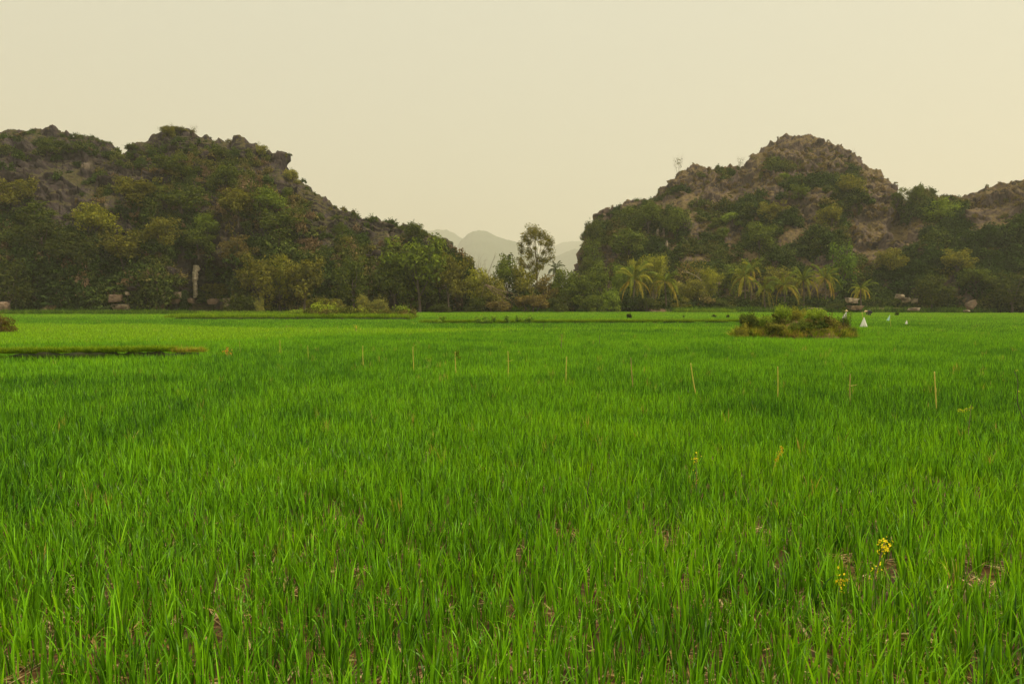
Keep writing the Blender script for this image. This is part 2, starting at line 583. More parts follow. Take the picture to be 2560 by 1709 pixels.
class Hill:
    def __init__(self, sil, yr, yb, x_of_base, nu, nz, mat, name, seed, amp=1.0, undercut=None, soil=0.4, back=40, dip=0.0, kind_rock=1.0, unit=1.0, fl=(0.8, 3.2, 9.0)):
        sil = np.array(sil, float)
        dens = np.linspace(sil[0, 0], sil[-1, 0], nu)
        py = np.interp(dens, sil[:, 0], sil[:, 1])
        Yr = np.interp(dens, *np.array(yr, float).T)
        Yb = np.interp(dens, *np.array(yb, float).T)
        ridge = np.array([at(a, b, c) for a, b, c in zip(dens, py, Yr)])
        H = np.maximum(ridge[:, 2], 0.3)
        xb = (dens - 1280) / F * Yb * x_of_base + (1 - x_of_base) * ridge[:, 0]
        t = np.concatenate([np.linspace(0, 1, nz) ** 0.92, [1]])[:-1]
        nb = 36
        tb = np.linspace(0, 1, nb + 1)[1:]
        T = t[:, None]
        # front: a steep lower cliff, then a stepped slope
        fy = np.where(T < 0.4, 0.32 * (T / 0.4), 0.32 + 0.68 * ((T - 0.4) / 0.6) ** 1.15)
        X = xb[None] + (ridge[:, 0] - xb)[None] * fy
        Y = Yb[None] + (Yr - Yb)[None] * fy
        Z = H[None] * T + 0 * Y
        Pf = np.stack([X, Y, Z], -1)
        Pb = np.stack([ridge[:, 0][None] + 0 * tb[:, None], Yr[None] + back * tb[:, None], H[None] * (0.5 + 0.5 * np.cos(math.pi * tb[:, None] ** 0.75)) - 1.5 * tb[:, None]], -1)
        P = np.concatenate([Pf, Pb], 0)
        TT = np.concatenate([t, 1 + tb])[:, None] + 0 * P[..., 0]
        n_ = np.cross(np.gradient(P, axis=1), np.gradient(P, axis=0))
        n_ /= np.linalg.norm(n_, axis=-1)[..., None] + 1e-9
        s = np.sign((n_ * np.array([0, -1, 0.6])).sum(-1))[..., None]
        n_ = n_ * s
        q = P / unit + np.array([seed * 13.7, 0, 0])
        z_d = (P[..., 2] + dip * P[..., 0]) / unit
        big = fbm(q / 13.0, 3, seed)
        flute = ridged(q * np.array([1 / fl[1], 1 / fl[1], 1 / fl[2]]), 3, seed + 11)
        h1, h2, hid = cells((q + 0.8 * fbm(q / 2.5, 2, seed + 50)[..., None]) * np.array([0.21, 0.21, 0.27]), seed + 8)
        slab = np.minimum((h2 - h1) * 2.0, 0.6) + 1.0 * (hid - 0.5)
        led = (z_d / 4.2 + 1.1 * vnoise(q / 9.0, seed + 3)) % 1.0
        led2 = (z_d / 1.5 + 0.9 * vnoise(q / 4.0, seed + 4)) % 1.0
        f1, f2, cid = cells(q * np.array([0.55, 0.55, 0.42]), seed + 5)
        g1, g2, gid = cells(q * np.array([1.5, 1.5, 1.1]), seed + 6)
        fine = fbm(q / 0.9, 3, seed + 9)
        block = np.minimum((f2 - f1) * 2.2, 0.55) + 0.8 * (cid - 0.5)
        block2 = np.minimum((g2 - g1) * 2.2, 0.6) + 0.7 * (gid - 0.5)
        base_fade = smooth(TT, 0.0, 0.06)
        end = np.clip(H / unit / 6, 0.25, 1)[None]
        rk = smooth(fbm(q / 7.0, 2, seed + 21), -0.35, 0.25) * kind_rock
        D = unit * amp * end * (1.9 * big + rk * (fl[0] * flute + 1.6 * (led - 0.5) + 0.9 * (led2 - 0.5) + 0.8 * block + 1.7 * slab) + 0.38 * block2 + 0.24 * fine)
        near_ridge = np.exp(-((TT - 1) / 0.06) ** 2)
        D = D * (1 - 0.45 * near_ridge)
        dirv = n_ * np.array([0.8, 0.8, 0.55])
        P = P + dirv * (D * base_fade)[..., None]
        # crags along the skyline
        crag = 0.9 * np.maximum(0, ridged(q * np.array([0.42, 0.3, 0.2]), 3, seed + 31)) - 0.75
        P[..., 2] += unit * crag * near_ridge * end * (1 if unit == 1 else 0.25)
        if undercut:
            pxg = proj(P)[0]
            for (c, w, dep, h) in undercut:
                k = np.exp(-((pxg - c) / w) ** 4) * (1 - smooth(P[..., 2], h * 0.55, h)) * dep
                P[..., 1] += k * (TT < 1)
        P[0, :, 2] = -1.0
        P[:, :, 2] = np.where(TT == 0, -1.0, P[:, :, 2])
        self.P, self.nf = P, nz
        nr, nc = P.shape[:2]
        idx = np.arange(nr * nc).reshape(nr, nc)
        Fq = np.stack([idx[:-1, :-1], idx[:-1, 1:], idx[1:, 1:], idx[1:, :-1]], -1).reshape(-1, 4)
        me = mesh_np(name, P.reshape(-1, 3), Fq, mat)
        nn = np.cross(np.gradient(P, axis=1), np.gradient(P, axis=0))
        nn /= np.linalg.norm(nn, axis=-1)[..., None] + 1e-9
        nn *= np.sign((nn * np.array([0, -1, 0.6])).sum(-1))[..., None]
        self.Nn = nn
        so = smooth(nn[..., 2], 0.15, 0.85) * 0.75 + soil * 0.6 + 0.2 * fbm(q / 6, 2, seed + 41)
        a = me.attributes.new('soil', 'FLOAT', 'POINT')
        a.data.foreach_set('value', so.ravel().astype(np.float32))
        self.px, self.py, self.w = proj(P)
        self.sil = sil
        self.obj = put(name, me)

    def surf(self, px, py):
        d = (self.px[:self.nf] - px) ** 2 + (self.py[:self.nf] - py) ** 2
        ok = d < max(d.min() + 6, 16)
        w = np.where(ok, self.w[:self.nf], 1e9)
        k = np.unravel_index(np.argmin(w), w.shape)
        return self.P[:self.nf][k]

    def scatter(self, n, dens, seed):
        P = self.P[:self.nf + 3]
        A = np.linalg.norm(np.cross(P[1:, :-1] - P[:-1, :-1], P[:-1, 1:] - P[:-1, :-1]), axis=-1)
        c = (P[1:, 1:] + P[:-1, :-1]) / 2
        dd = dens(self.px[:self.nf + 2, :-1], self.py[:self.nf + 2, :-1], c)
        wgt = (A * np.clip(dd, 0, None)).ravel()
        cs = np.cumsum(wgt)
        r = np.random.default_rng(seed)
        k = np.searchsorted(cs, r.uniform(0, cs[-1], n))
        return c.reshape(-1, 3)[k] + r.normal(0, 0.12, (n, 3)), self.Nn[:self.nf + 2, :-1].reshape(-1, 3)[k], self.px[:self.nf + 2, :-1].ravel()[k], self.py[:self.nf + 2, :-1].ravel()[k]


SIL_L = [(-420, 400), (-300, 372), (-150, 345), (-60, 332), (0, 328), (30, 325), (63, 326), (66, 322), (109, 324), (143, 325), (152, 333), (199, 341), (206, 344), (237, 350), (239, 358), (275, 366), (288, 376), (305, 378), (332, 364), (352, 358), (358, 354), (381, 345), (403, 336), (424, 324), (464, 325), (474, 336), (497, 343), (517, 343), (540, 350), (564, 357), (569, 367), (579, 367), (590, 352), (597, 346), (608, 344), (613, 356), (640, 364), (646, 380), (672, 380), (676, 384), (699, 389), (704, 408), (726, 431), (751, 457), (755, 465), (769, 470), (772, 482), (789, 483), (819, 508), (862, 530), (888, 546), (921, 566), (935, 560), (951, 556), (965, 560), (966, 573), (980, 577), (1004, 573), (1040, 573), (1060, 590), (1090, 597), (1094, 606), (1110, 599), (1130, 609), (1133, 626), (1143, 624), (1146, 636), (1155, 637), (1159, 668), (1170, 682), (1173, 708), (1178, 742), (1182, 764)]
hillL = Hill(SIL_L, [(-420, 160), (0, 152), (600, 150), (900, 142), (1182, 131)], [(-420, 108), (0, 113), (500, 116), (900, 121), (1182, 127)], 1.0, 820, 250, M['hill'], 'hill', 3, 1.0,
             undercut=[(60, 40, 3.0, 3.5), (330, 75, 3.2, 4.5), (440, 60, 4.5, 5.5), (510, 60, 5.5, 10.0), (585, 40, 3.0, 5.0)], soil=0.05, fl=(1.5, 2.3, 12.0))
tag(hillL.obj, 'dark craggy limestone hill draped in creepers and scrub', None, None, 'structure')

SIL_R = [(1455, 764), (1462, 690), (1470, 630), (1476, 578), (1490, 561), (1503, 547), (1523, 534), (1543, 523), (1569, 506), (1599, 499), (1642, 491), (1652, 484), (1672, 468), (1695, 450), (1708, 427), (1732, 421), (1746, 419), (1751, 430), (1765, 435), (1811, 425), (1841, 425), (1858, 418), (1871, 408), (1881, 393), (1884, 386), (1907, 366), (1930, 354), (1954, 345), (1977, 343), (2010, 348), (2020, 343), (2046, 342), (2055, 350), (2079, 359), (2101, 364), (2110, 376), (2129, 390), (2143, 397), (2150, 410), (2172, 420), (2195, 429), (2210, 442), (2220, 460), (2226, 480), (2229, 498), (2240, 506), (2270, 500), (2300, 488), (2331, 492), (2348, 503), (2384, 503), (2401, 493), (2431, 478), (2464, 473), (2468, 466), (2510, 453), (2550, 446), (2620, 430), (2760, 440), (2920, 480), (3050, 560)]
hillR = Hill(SIL_R, [(1455, 172), (1900, 196), (2150, 186), (2300, 165), (2600, 152), (3050, 150)], [(1455, 150), (1650, 136), (2000, 130), (2300, 122), (2600, 116), (3050, 112)], 1.0, 840, 250, M['hill_dry'], 'hill', 8, 1.15,
             undercut=[(2265, 45, 2.0, 2.2)], soil=0.16, dip=-0.28)
tag(hillR.obj, 'brown peaked limestone hill with dry slopes behind the palms', None, None, 'structure')


def g(px, py, cx, cy, rx, ry):
    return np.exp(-((px - cx) / rx) ** 2 - ((py - cy) / ry) ** 2)


def dens_L(px, py, c):
    silh = np.interp(px, *hillL.sil.T)
    d = np.full(px.shape, 1.0)
    for (cx, cy, rx, ry, a) in [(120, 425, 230, 80, .985), (150, 510, 120, 60, .985), (30, 500, 70, 70, .9), (400, 380, 75, 22, .9), (350, 440, 60, 25, .9), (520, 400, 40, 25, .85), (690, 440, 75, 30, .85), (800, 560, 95, 60, .85),
                                (930, 610, 95, 45, .9), (1010, 600, 60, 30, .85), (770, 630, 60, 50, .75), (1110, 620, 60, 22, .9), (490, 690, 75, 45, .85), (580, 700, 40, 60, .6), (400, 765, 175, 40, .97), (240, 470, 80, 30, .8), (600, 380, 60, 20, .6), (488, 705, 26, 55, 1.0), (103, 760, 26, 22, 1.0), (303, 755, 38, 26, 1.0), (400, 745, 26, 36, 1.0), (440, 745, 26, 22, 1.0), (535, 752, 24, 16, 1.0), (569, 755, 20, 18, 1.0)]:
        d = d * (1 - a * g(px, py, cx, cy, rx, ry))
    near = (py - silh) < 34
    d = np.where(near & (px > 300), d * 0.25, d)
    d = d * np.where(py < 470, 0.75, 1.1)
    return d * smooth(fbm(c / 5.0, 3, 55), -0.55, 0.25)


def dens_R(px, py, c):
    d = np.full(px.shape, 0.62)
    for (cx, cy, rx, ry, a) in [(1620, 545, 60, 40, 1.3), (1580, 600, 70, 45, 1.4), (1490, 620, 45, 60, 1.4), (1700, 540, 40, 60, .9), (1830, 540, 60, 25, 1.2), (1920, 535, 40, 40, 1.2), (1900, 600, 40, 50, 1.0), (2120, 480, 60, 40, 1.2), (2000, 480, 45, 25, 1.1),
                                (2320, 520, 70, 35, 1.6), (1760, 625, 50, 25, .9), (2050, 560, 60, 40, 1.0), (1980, 660, 110, 50, 1.3), (2080, 620, 60, 50, 1.2), (1800, 440, 60, 15, .8), (1940, 420, 70, 14, .5), (1600, 700, 200, 40, 1.4), (1860, 700, 200, 40, 1.5)]:
        d = d + a * g(px, py, cx, cy, rx, ry)
    dark = smooth(py - np.interp(px, [1900, 2100, 2250, 2330, 2450, 2600], [780, 720, 640, 560, 545, 520]), -12, 25)
    d = np.maximum(d, 1.7 * dark)
    for (cx, cy, rx, ry, a) in [(2170, 470, 40, 30, .8), (2200, 560, 90, 28, .75), (2150, 620, 60, 30, .7), (2280, 570, 60, 20, .6), (2000, 375, 70, 22, .7), (2460, 490, 90, 12, .8), (2268, 748, 50, 16, 1.0)]:
        d = d * (1 - a * g(px, py, cx, cy, rx, ry))
    return d * smooth(fbm(c / 5.0, 3, 77), -0.6, 0.3)


def hue_field(c, seed, bias, spread):
    return np.clip(bias + spread * fbm(c / 6.0, 3, seed) + rng.normal(0, 0.09, len(c)), 0, 1)


P, Nn, px, py = hillL.scatter(5200, dens_L, 5)
n = len(P)
steep = (Nn[:, 2] < 0.35) & (rng.uniform(size=n) < 0.55) & (py > 430)
idx = np.where(steep, rng.integers(5, 8, n), rng.integers(0, 5, n))
low = smooth(py, 480, 700)
r_ = rng.uniform(0.7, 2.0, n) * (0.72 + 0.5 * low)
r_ = np.where(rng.uniform(size=n) < 0.1, r_ * 1.4, r_)
r_ = r_ * np.where(py - np.interp(px, *hillL.sil.T) < 22, 0.55, 1)
scl = np.stack([r_, r_, r_ * rng.uniform(0.75, 1.25, n)], 1)
scl[steep, 2] *= 1.25
rot = rot_up(n, 0.15)
rot[steep] = np.stack([rng.normal(0, .08, steep.sum()), rng.normal(0, .08, steep.sum()), rng.normal(0, 0.5, steep.sum())], 1)
hue = hue_field(P, 91, 0.36, 0.26) + 0.10 * g(px, py, 680, 520, 150, 120) - 0.10 * (px < 250)
hue = hue - 0.16 * smooth(py, 560, 700) * (px < 640)  # shade of the undercut cliff foot put into the scrub hue
hue = np.where(rng.uniform(size=n) < 0.10, 0.8 + 0.2 * rng.uniform(size=n), hue)
scatter('hillside_scrub', P - np.array([0, 0, 0.1]), rot, scl, idx, np.clip(hue, 0, 1), BUSH, 'dense creepers and scrub covering the dark limestone hill')

P, Nn, px, py = hillR.scatter(9500, dens_R, 6)
n = len(P)
green = np.clip(dens_R(px, py, P) - 0.62, 0, 1)
steep = (Nn[:, 2] < 0.35) & (rng.uniform(size=n) < 0.35) & (green > 0.3)
idx = np.where(steep, rng.integers(5, 8, n), rng.integers(0, 5, n))
r_ = rng.uniform(0.6, 1.7, n) * np.where(green > 0.25, 1.3, 0.5) * np.where(py - np.interp(px, *hillR.sil.T) < 22, 0.6, 1)
scl = np.stack([r_, r_, r_ * rng.uniform(0.7, 1.2, n)], 1)
rot = rot_up(n, 0.15)
rot[steep, 2] = rng.normal(0, 0.5, steep.sum())
hue = np.where(green > 0.25, hue_field(P, 93, 0.40, 0.24), hue_field(P, 95, 0.76, 0.2))
dark = smooth(py - np.interp(px, [1900, 2100, 2250, 2330, 2450, 2600], [780, 720, 640, 560, 545, 520]), -12, 25)
hue = np.clip(hue - 0.2 * dark, 0, 1)
scatter('hillside_scrub', P - np.array([0, 0, 0.1]), rot, scl, idx, hue, BUSH, 'dry brown scrub and green bushes on the peaked limestone hill')

# distant hills fading into the haze
FAR = [
    ([(900, 700), (980, 600), (1030, 582), (1064, 578), (1090, 573), (1116, 573), (1138, 583), (1158, 596), (1200, 625), (1260, 680), (1320, 770)], 3700, 'pale hazy far hill with a rounded top just beyond the crags'),
    ([(1090, 770), (1120, 660), (1150, 604), (1168, 585), (1182, 578), (1200, 576), (1214, 578), (1228, 583), (1242, 592), (1260, 597), (1291, 606), (1332, 626), (1370, 645), (1400, 662), (1450, 720), (1480, 770)], 3000, 'hazy grey green far hill behind the tall slender tree'),
    ([(1300, 770), (1340, 650), (1386, 615), (1405, 606), (1427, 603), (1457, 601), (1500, 604), (1560, 640), (1640, 770)], 4800, 'faintest farthest hill almost lost in the haze'),
    ([(1330, 770), (1360, 675), (1383, 648), (1400, 637), (1413, 630), (1425, 624), (1438, 621), (1462, 625), (1520, 650), (1600, 770)], 3200, 'low hazy far hill sloping behind the dark small palm'),
]
for sil, Yd, lab in FAR:
    hh = Hill(sil, [(0, Yd), (2560, Yd)], [(0, Yd - 600), (2560, Yd - 600)], 1.0, 200, 60, M['far_hill'], 'distant_hill', 17 + int(Yd) % 7, 0.5, soil=0.8, back=600, kind_rock=0.2, unit=13.0)
    tag(hh.obj, lab, None, None, 'structure')
    me = hh.obj.data
    me.polygons.foreach_set('use_smooth', np.ones(len(me.polygons), dtype=bool))

# ------------------------------------------------------------------ ground
gx = np.array([-9000, -200, -60, -20, 0, 20, 60, 200, 9000.0])
gy = np.array([-60, 0, 4, 10, 30, 80, 130, 400, 9000.0])
V = np.array([(x, y, 0.0) for y in gy for x in gx])
idg = np.arange(len(V)).reshape(len(gy), len(gx))
Fg = np.stack([idg[:-1, :-1], idg[:-1, 1:], idg[1:, 1:], idg[1:, :-1]], -1).reshape(-1, 4)
tag(put('ground', mesh_np('ground', V, Fg, M['mud'])), 'wet brown paddy mud under the rice', None, None, 'structure')


# ------------------------------------------------------------------ rice
def tuft(name, seed, mat, blades, h, width, segs, spread, lean=0.22):
    r = np.random.default_rng(seed)
    mb = MB()
    for k in range(blades):
        a = r.uniform(0, 6.283)
        b0 = np.array([math.cos(a), math.sin(a), 0]) * r.uniform(0, spread)
        a2 = a + r.normal(0, 0.8)
        out = np.array([math.cos(a2), math.sin(a2), 0])
        hh = h * r.uniform(0.62, 1.12)
        bend = abs(r.normal(lean, lean * 0.6))
        curl = r.uniform(0, 0.95) ** 4
        t = np.linspace(0, 1, segs + 1)
        horiz = hh * (bend * t + (bend + 0.75 * curl) * t ** 3 * 0.6)
        zz = hh * (t - 0.5 * curl * t ** 4)
        Pth = b0 + out * horiz[:, None] + np.array([0, 0, 1]) * zz[:, None]
        side = np.cross(out, [0, 0, 1.0])
        tw = r.uniform(-0.9, 0.9)
        side = side * math.cos(tw) + out * math.sin(tw)
        wv = width * r.uniform(0.7, 1.25) * np.clip(np.minimum(0.35 + 2.2 * t, 1.0) * (1 - t ** 3.2), 0.04, 1)
        Vv = np.stack([Pth - side * wv[:, None] / 2, Pth + side * wv[:, None] / 2], 1).reshape(-1, 3)
        Fv = [(2 * i, 2 * i + 1, 2 * i + 3, 2 * i + 2) for i in range(segs)]
        mb.add(Vv, Fv)
    return mb.mesh(name, mat)


NEAR = [tuft('rice_tuft_near', 300 + k, M['rice'], 10, 0.225, 0.0086, 6, 0.026, 0.115) for k in range(8)]
MID = [tuft('rice_tuft_mid', 320 + k, M['rice'], 14, 0.235, 0.0092, 4, 0.052, 0.13) for k in range(6)]
FARR = [tuft('rice_tuft_far', 340 + k, M['rice'], 22, 0.255, 0.019, 3, 0.16, 0.18) for k in range(6)]
SHORT = [tuft('grass_tuft', 360 + k, M['grass'], 16, 0.30, 0.012, 4, 0.08, 0.5) for k in range(5)]
REED = [tuft('reed_tuft', 380 + k, M['grass'], 18, 1.0, 0.06, 4, 0.35, 0.25) for k in range(5)]


def jitter_grid(y0, y1, step, margin=4.0, slope=0.80):
    ys = np.arange(y0, y1, step)
    out = []
    for y in ys:
        w = slope * y + margin
        xs = np.arange(-w, w, step)
        out.append(np.stack([xs + rng.uniform(-.5, .5, len(xs)) * step * 0.9, y + rng.uniform(-.5, .5, len(xs)) * step * 0.9, 0 * xs], 1))
    return np.concatenate(out)


BANK_Y = lambda X: np.interp(X, [-40, -13, -8.2], [16.6, 17.6, 18.6])
MOUND = (at(1985, 836, 29.0)[0], 29.2)


def free(P):
    x, y = P[:, 0], P[:, 1]
    ok = np.ones(len(P), bool)
    ok &= ~((np.abs(y - BANK_Y(x)) < 0.13) & (x < -8.0))
    ok &= (((x - MOUND[0]) / 2.75) ** 2 + ((y - MOUND[1]) / 1.7) ** 2) > 1
    ok &= (((x + 25.5) / 1.5) ** 2 + ((y - 33.5) / 1.5) ** 2) > 1
    ok &= ~((np.abs(y - 49.0 - 0.10 * x) < 0.26) & (x > -7) & (x < 18))
    ok &= ~((y > 61.5) & (y < 66.5) & (x > -38) & (x < -9))
    edge = np.interp(x, [-150, -60, -8, 10, 40, 80, 150], [96, 101, 118, 124, 116, 106, 100])
    ok &= y < edge
    return ok


def rice_hue(P):
    x, y = P[:, 0], P[:, 1]
    lo = np.interp(x, [-60, -17.5, -10.4, -6.6, -3.5, 0, 25], [20, 23.4, 27, 29.6, 33.6, 35, 37])
    hi = np.interp(x, [-60, -36, -24.7, -15.9, -8.5, -3.8, 25], [48, 48, 47, 40, 38.5, 38.5, 42])
    wob = 0.8 * vnoise(P / 3.0, 5)
    br = smooth(y + wob - lo, -0.6, 0.8) * (1 - smooth(y + wob - hi, -0.8, 0.8))
    amt = np.interp(x, [-12, -4, 4, 30], [1.0, 0.7, 0.35, 0.25])
    return br * amt


def rice_layer(name, P, variants, label, hue_base, hmul=1.0, wmul=1.0):
    n = len(P)
    h = hmul * rng.uniform(0.75, 1.2, n) * (1 + 0.10 * fbm(P / 1.6, 2, 61))
    scl = np.stack([wmul * np.ones(n), wmul * np.ones(n), h], 1)
    hue = np.clip(hue_base + 0.11 * fbm(P / np.array([5.0, 5, 1]), 2, 63) + 0.16 * fbm(P / 0.7, 2, 67) + rng.normal(0, 0.10, n) - 0.09 * smooth(P[:, 1], 6.5, 10) * (1 - smooth(P[:, 1], 19, 26)) * (hue_base < 0.6), 0, 0.9) * 0.88
    hue = np.where(rng.uniform(size=n) < 0.006, 1.0, hue)
    return scatter(name, P, rot_up(n, 0.05), scl, rng.integers(0, len(variants), n), hue, variants, label)


P = jitter_grid(1.6, 13.0, 0.074)
P = P[free(P)]
x, y = P[:, 0], P[:, 1]
gap = fbm(P / np.array([0.16, 0.26, 1]), 2, 71) + 0.35 * vnoise(P / 0.9, 72)
thr = np.interp(y, [2, 4, 7, 11, 13], [0.62, 0.78, 1.05, 1.5, 3]) - 0.03 * smooth(x - y * 0.3, -0.5, 1.6) * (y < 6)
P = P[gap < thr]
rice_layer('rice_crop', P, NEAR, 'dense green rice seedlings standing in the mud of the near paddy', 0.36)
P = jitter_grid(13.0, 33.0, 0.122)
P = P[free(P)]
hu = rice_hue(P)
m_ = hu > 0.5
rice_layer('rice_crop', P[~m_], MID, 'dark green rice around the row of bamboo stakes', 0.36 + 0.45 * hu[~m_])
rest = P[m_]
P = jitter_grid(33.0, 64.0, 0.24, 6)
P = P[free(P)]
hu = rice_hue(P)
m_ = hu > 0.5
beyond = (P[:, 1] > 49 + 0.1 * P[:, 0]) & (P[:, 0] > -7)
d_ = ~m_ & ~beyond
rice_layer('rice_crop', P[d_], FARR, 'mid green rice between the young plot and the far banks', 0.34 + 0.45 * hu[d_])
young = np.concatenate([rest, P[m_]])
rice_layer('young_rice', young, FARR, 'bright yellow green young rice plot beyond the grassy bank', 0.64 + 0.26 * rice_hue(young), 0.92)
far1 = P[beyond & ~m_]
P = jitter_grid(64.0, 126.0, 0.45, 8)
P = P[free(P)]
allf = np.concatenate([far1, P])
band = 0.16 * smooth(allf[:, 1], 70, 78) * (1 - smooth(allf[:, 1], 100, 112))
rice_layer('rice_crop', allf, FARR, 'light green rice of the farthest plots below the hills', 0.46 + band, 1.0, 1.25)

# dead straw lying on the mud between the near tufts
LITTER = []
for k in range(4):
    r = np.random.default_rng(900 + k)
    mb = MB()
    for j in range(7):
        c = np.append(r.normal(0, 0.07, 2), 0.006 + 0.004 * j)
        a = r.uniform(0, 6.28)
        d = np.array([math.cos(a), math.sin(a), r.normal(0, 0.18)]) * r.uniform(0.02, 0.075)
        w = np.array([-math.sin(a), math.cos(a), 0]) * r.uniform(0.002, 0.006)
        mb.add([c - d - w * .4, c - d + w * .4, c + w + d * .2, c + d, c - w + d * .2, c - w * .9], [(0, 1, 2, 5), (5, 2, 3, 4)])
    LITTER.append(mb.mesh('straw_litter', M['litter']))
n = 5200
yy = 1.6 + 9 * rng.uniform(0, 1, n) ** 1.3
C = np.stack([rng.uniform(-1, 1, n) * (0.8 * yy + 2), yy, 0 * yy], 1)
s = rng.uniform(0.6, 1.5, n)
scatter('straw_litter', C, rot_up(n, .08), np.stack([s, s, s], 1), rng.integers(0, 4, n), rng.uniform(0, 1, n), LITTER, 'bits of dead straw lying on the mud between the rice tufts')

# ------------------------------------------------------------------ grass on the banks, reeds and creepers at the field edges
def strip(name, variants, label, pts, n, width, hue, hs, z=0.0, seed=1, sd=0.14):
    """tufts along a line of ground points"""
    r = np.random.default_rng(seed)
    pts = np.asarray(pts, float)
    t = r.uniform(0, len(pts) - 1, n)
    k = np.minimum(t.astype(int), len(pts) - 2)
    c = pts[k] + (pts[k + 1] - pts[k]) * (t - k)[:, None]
    c = c + np.stack([r.normal(0, width * .3, n), r.uniform(-width, width, n), 0 * t], 1)
    c[:, 2] += z
    s = r.uniform(*hs, n)
    return scatter(name, c, rot_up(n, 0.2), np.stack([s, s, s * r.uniform(.8, 1.2, n)], 1), r.integers(0, len(variants), n), np.clip(hue + r.normal(0, sd, n), 0, 1), variants, label)


def bank_mesh(name, pts, hgt, half, mat, seed):
    pts = np.asarray(pts, float)
    d = np.linalg.norm(np.diff(pts, axis=0), axis=1).sum()
    nu = int(d / 0.12) + 2
    u = np.linspace(0, 1, nu)
    L = np.linspace(0, 1, len(pts))
    c = np.stack([np.interp(u, L, pts[:, k]) for k in range(2)], 1)
    v = np.linspace(-1, 1, 13)
    prof = np.clip(1.25 * (1 - np.abs(v) ** 3.5), 0, 1)
    P = np.zeros((nu, 13, 3))
    P[..., 0] = c[:, None, 0]
    P[..., 1] = c[:, None, 1] + v[None] * half
    ends = smooth(np.minimum(u, 1 - u), 0, 0.03)[:, None]
    P[..., 2] = hgt * prof[None] * ends - 0.02
    q = P * 2.2 + seed
    P += np.stack([0 * q[..., 0], 0.10 * fbm(q, 3, seed), 0.10 * fbm(q, 3, seed + 5) * prof[None]], -1)
    idx = np.arange(nu * 13).reshape(nu, 13)
    Fq = np.stack([idx[:-1, :-1], idx[1:, :-1], idx[1:, 1:], idx[:-1, 1:]], -1).reshape(-1, 4)
    return put(name, mesh_np(name, P.reshape(-1, 3), Fq, mat))


M['turf'] = simple_mat('turf_and_soil', (0.022, 0.032, 0.010), (0.055, 0.05, 0.018), 3, 1.0, (1, 1, 1), 0.5)
near_line = [(x, float(BANK_Y(np.array(x))), 0) for x in np.linspace(-17, -8.35, 12)]
tag(bank_mesh('field_bank', [p[:2] for p in near_line], 0.25, 0.12, M['turf'], 3), 'low earth bank with dark side topped by yellow green grass', None, None, 'structure')
strip('bank_grass', SHORT, 'short yellow green grass along the top of the low bank', [(x, y + 0.05, 0) for x, y, z in near_line[:-1]], 2600, 0.11, 0.56, (0.35, 0.6), 0.27, 5, 0.07)
strip('bank_grass', SHORT, 'weeds hanging down the side of the low bank, coloured dark for its shade', [(x, y - 0.13, 0) for x, y, z in near_line[:-2]], 300, 0.03, 0.12, (0.3, 0.5), 0.12, 6)  # tufts tinted dark, standing in for shade on the bank's near face
strip('bank_grass', SHORT, 'dry straw coloured grass at the end of the low bank', near_line[-2:], 90, 0.1, 0.86, (0.35, 0.6), 0.24, 7)
mid_line = [(x, 49 + 0.1 * x, 0) for x in np.linspace(-6.5, 17.5, 20)]
tag(bank_mesh('field_bank', [p[:2] for p in mid_line], 0.25, 0.22, M['turf'], 9), 'thin earth bank crossing the paddy behind the young rice', None, None, 'structure')
strip('bank_grass', SHORT, 'lime green grass on the thin bank crossing the paddy', mid_line, 3200, 0.24, 0.54, (0.45, 0.85), 0.25, 11, 0.07)
far_line = [(x, 63.5 + 0.02 * x, 0) for x in np.linspace(-31, -9.5, 24)]
tag(bank_mesh('field_bank', [p[:2] for p in far_line], 0.30, 1.6, M['turf'], 13), 'broad grassy bank below the lime green bushes', None, None, 'structure')
strip('bank_grass', SHORT, 'bright grass covering the broad bank below the bushes', far_line, 2600, 1.6, 0.5, (0.8, 1.5), 0.3, 15, 0.08)
strip('ground_creeper', SHORT, 'dark green creeping plants between the rice and the cliff foot', [at(px, 782, 97) * np.array([1, 1, 0]) for px in (-60, 60, 160, 260, 360, 470)], 3600, 3.5, 0.18, (1.3, 2.6), 0, 17)
strip('ground_creeper', SHORT, 'light green creepers edging the rice under the pale pillar', [at(px, 780, 99) * np.array([1, 1, 0]) for px in (470, 560, 640, 740)], 1500, 2.4, 0.42, (1.0, 2.0), 0, 18)
strip('edge_reeds', REED, 'reeds fringing the field under the bare fallen branches', [at(px, 778, 119) * np.array([1, 1, 0]) for px in (1268, 1300, 1345, 1392)], 260, 1.2, 0.25, (0.6, 1.1), 0, 19)
strip('edge_reeds', REED, 'reeds fringing the field below the round bushes', [at(px, 778, 121) * np.array([1, 1, 0]) for px in (1448, 1480, 1520)], 160, 1.0, 0.25, (0.6, 1.0), 0, 20)
strip('edge_weeds', REED, 'dark tall weeds under the palms at the field edge', [at(px, 776, 119) * np.array([1, 1, 0]) for px in (1690, 1780, 1900, 2050, 2160, 2300, 2450, 2620)], 1700, 2.2, 0.16, (0.5, 1.2), 0, 21)
strip('edge_weeds', SHORT, 'pale leafy weeds edging the field beneath the palms', [at(px, 776, 116) * np.array([1, 1, 0]) for px in (1690, 1740, 1800, 1840)], 520, 0.8, 0.45, (1.6, 2.8), 0, 22)

n = 110
C = np.stack([rng.uniform(-20, -9.5, n), 65 + rng.normal(0, 0.9, n), 0.05 + rng.uniform(0, .3, n)], 1)
s = rng.uniform(0.4, 0.85, n)
scatter('bank_scrub', C, rot_up(n, .2), np.stack([s, s, s], 1), rng.integers(0, 5, n), np.clip(0.56 + rng.normal(0, .05, n), 0, 1), BUSH, 'leafy lime scrub filling the far bank between the bushes')
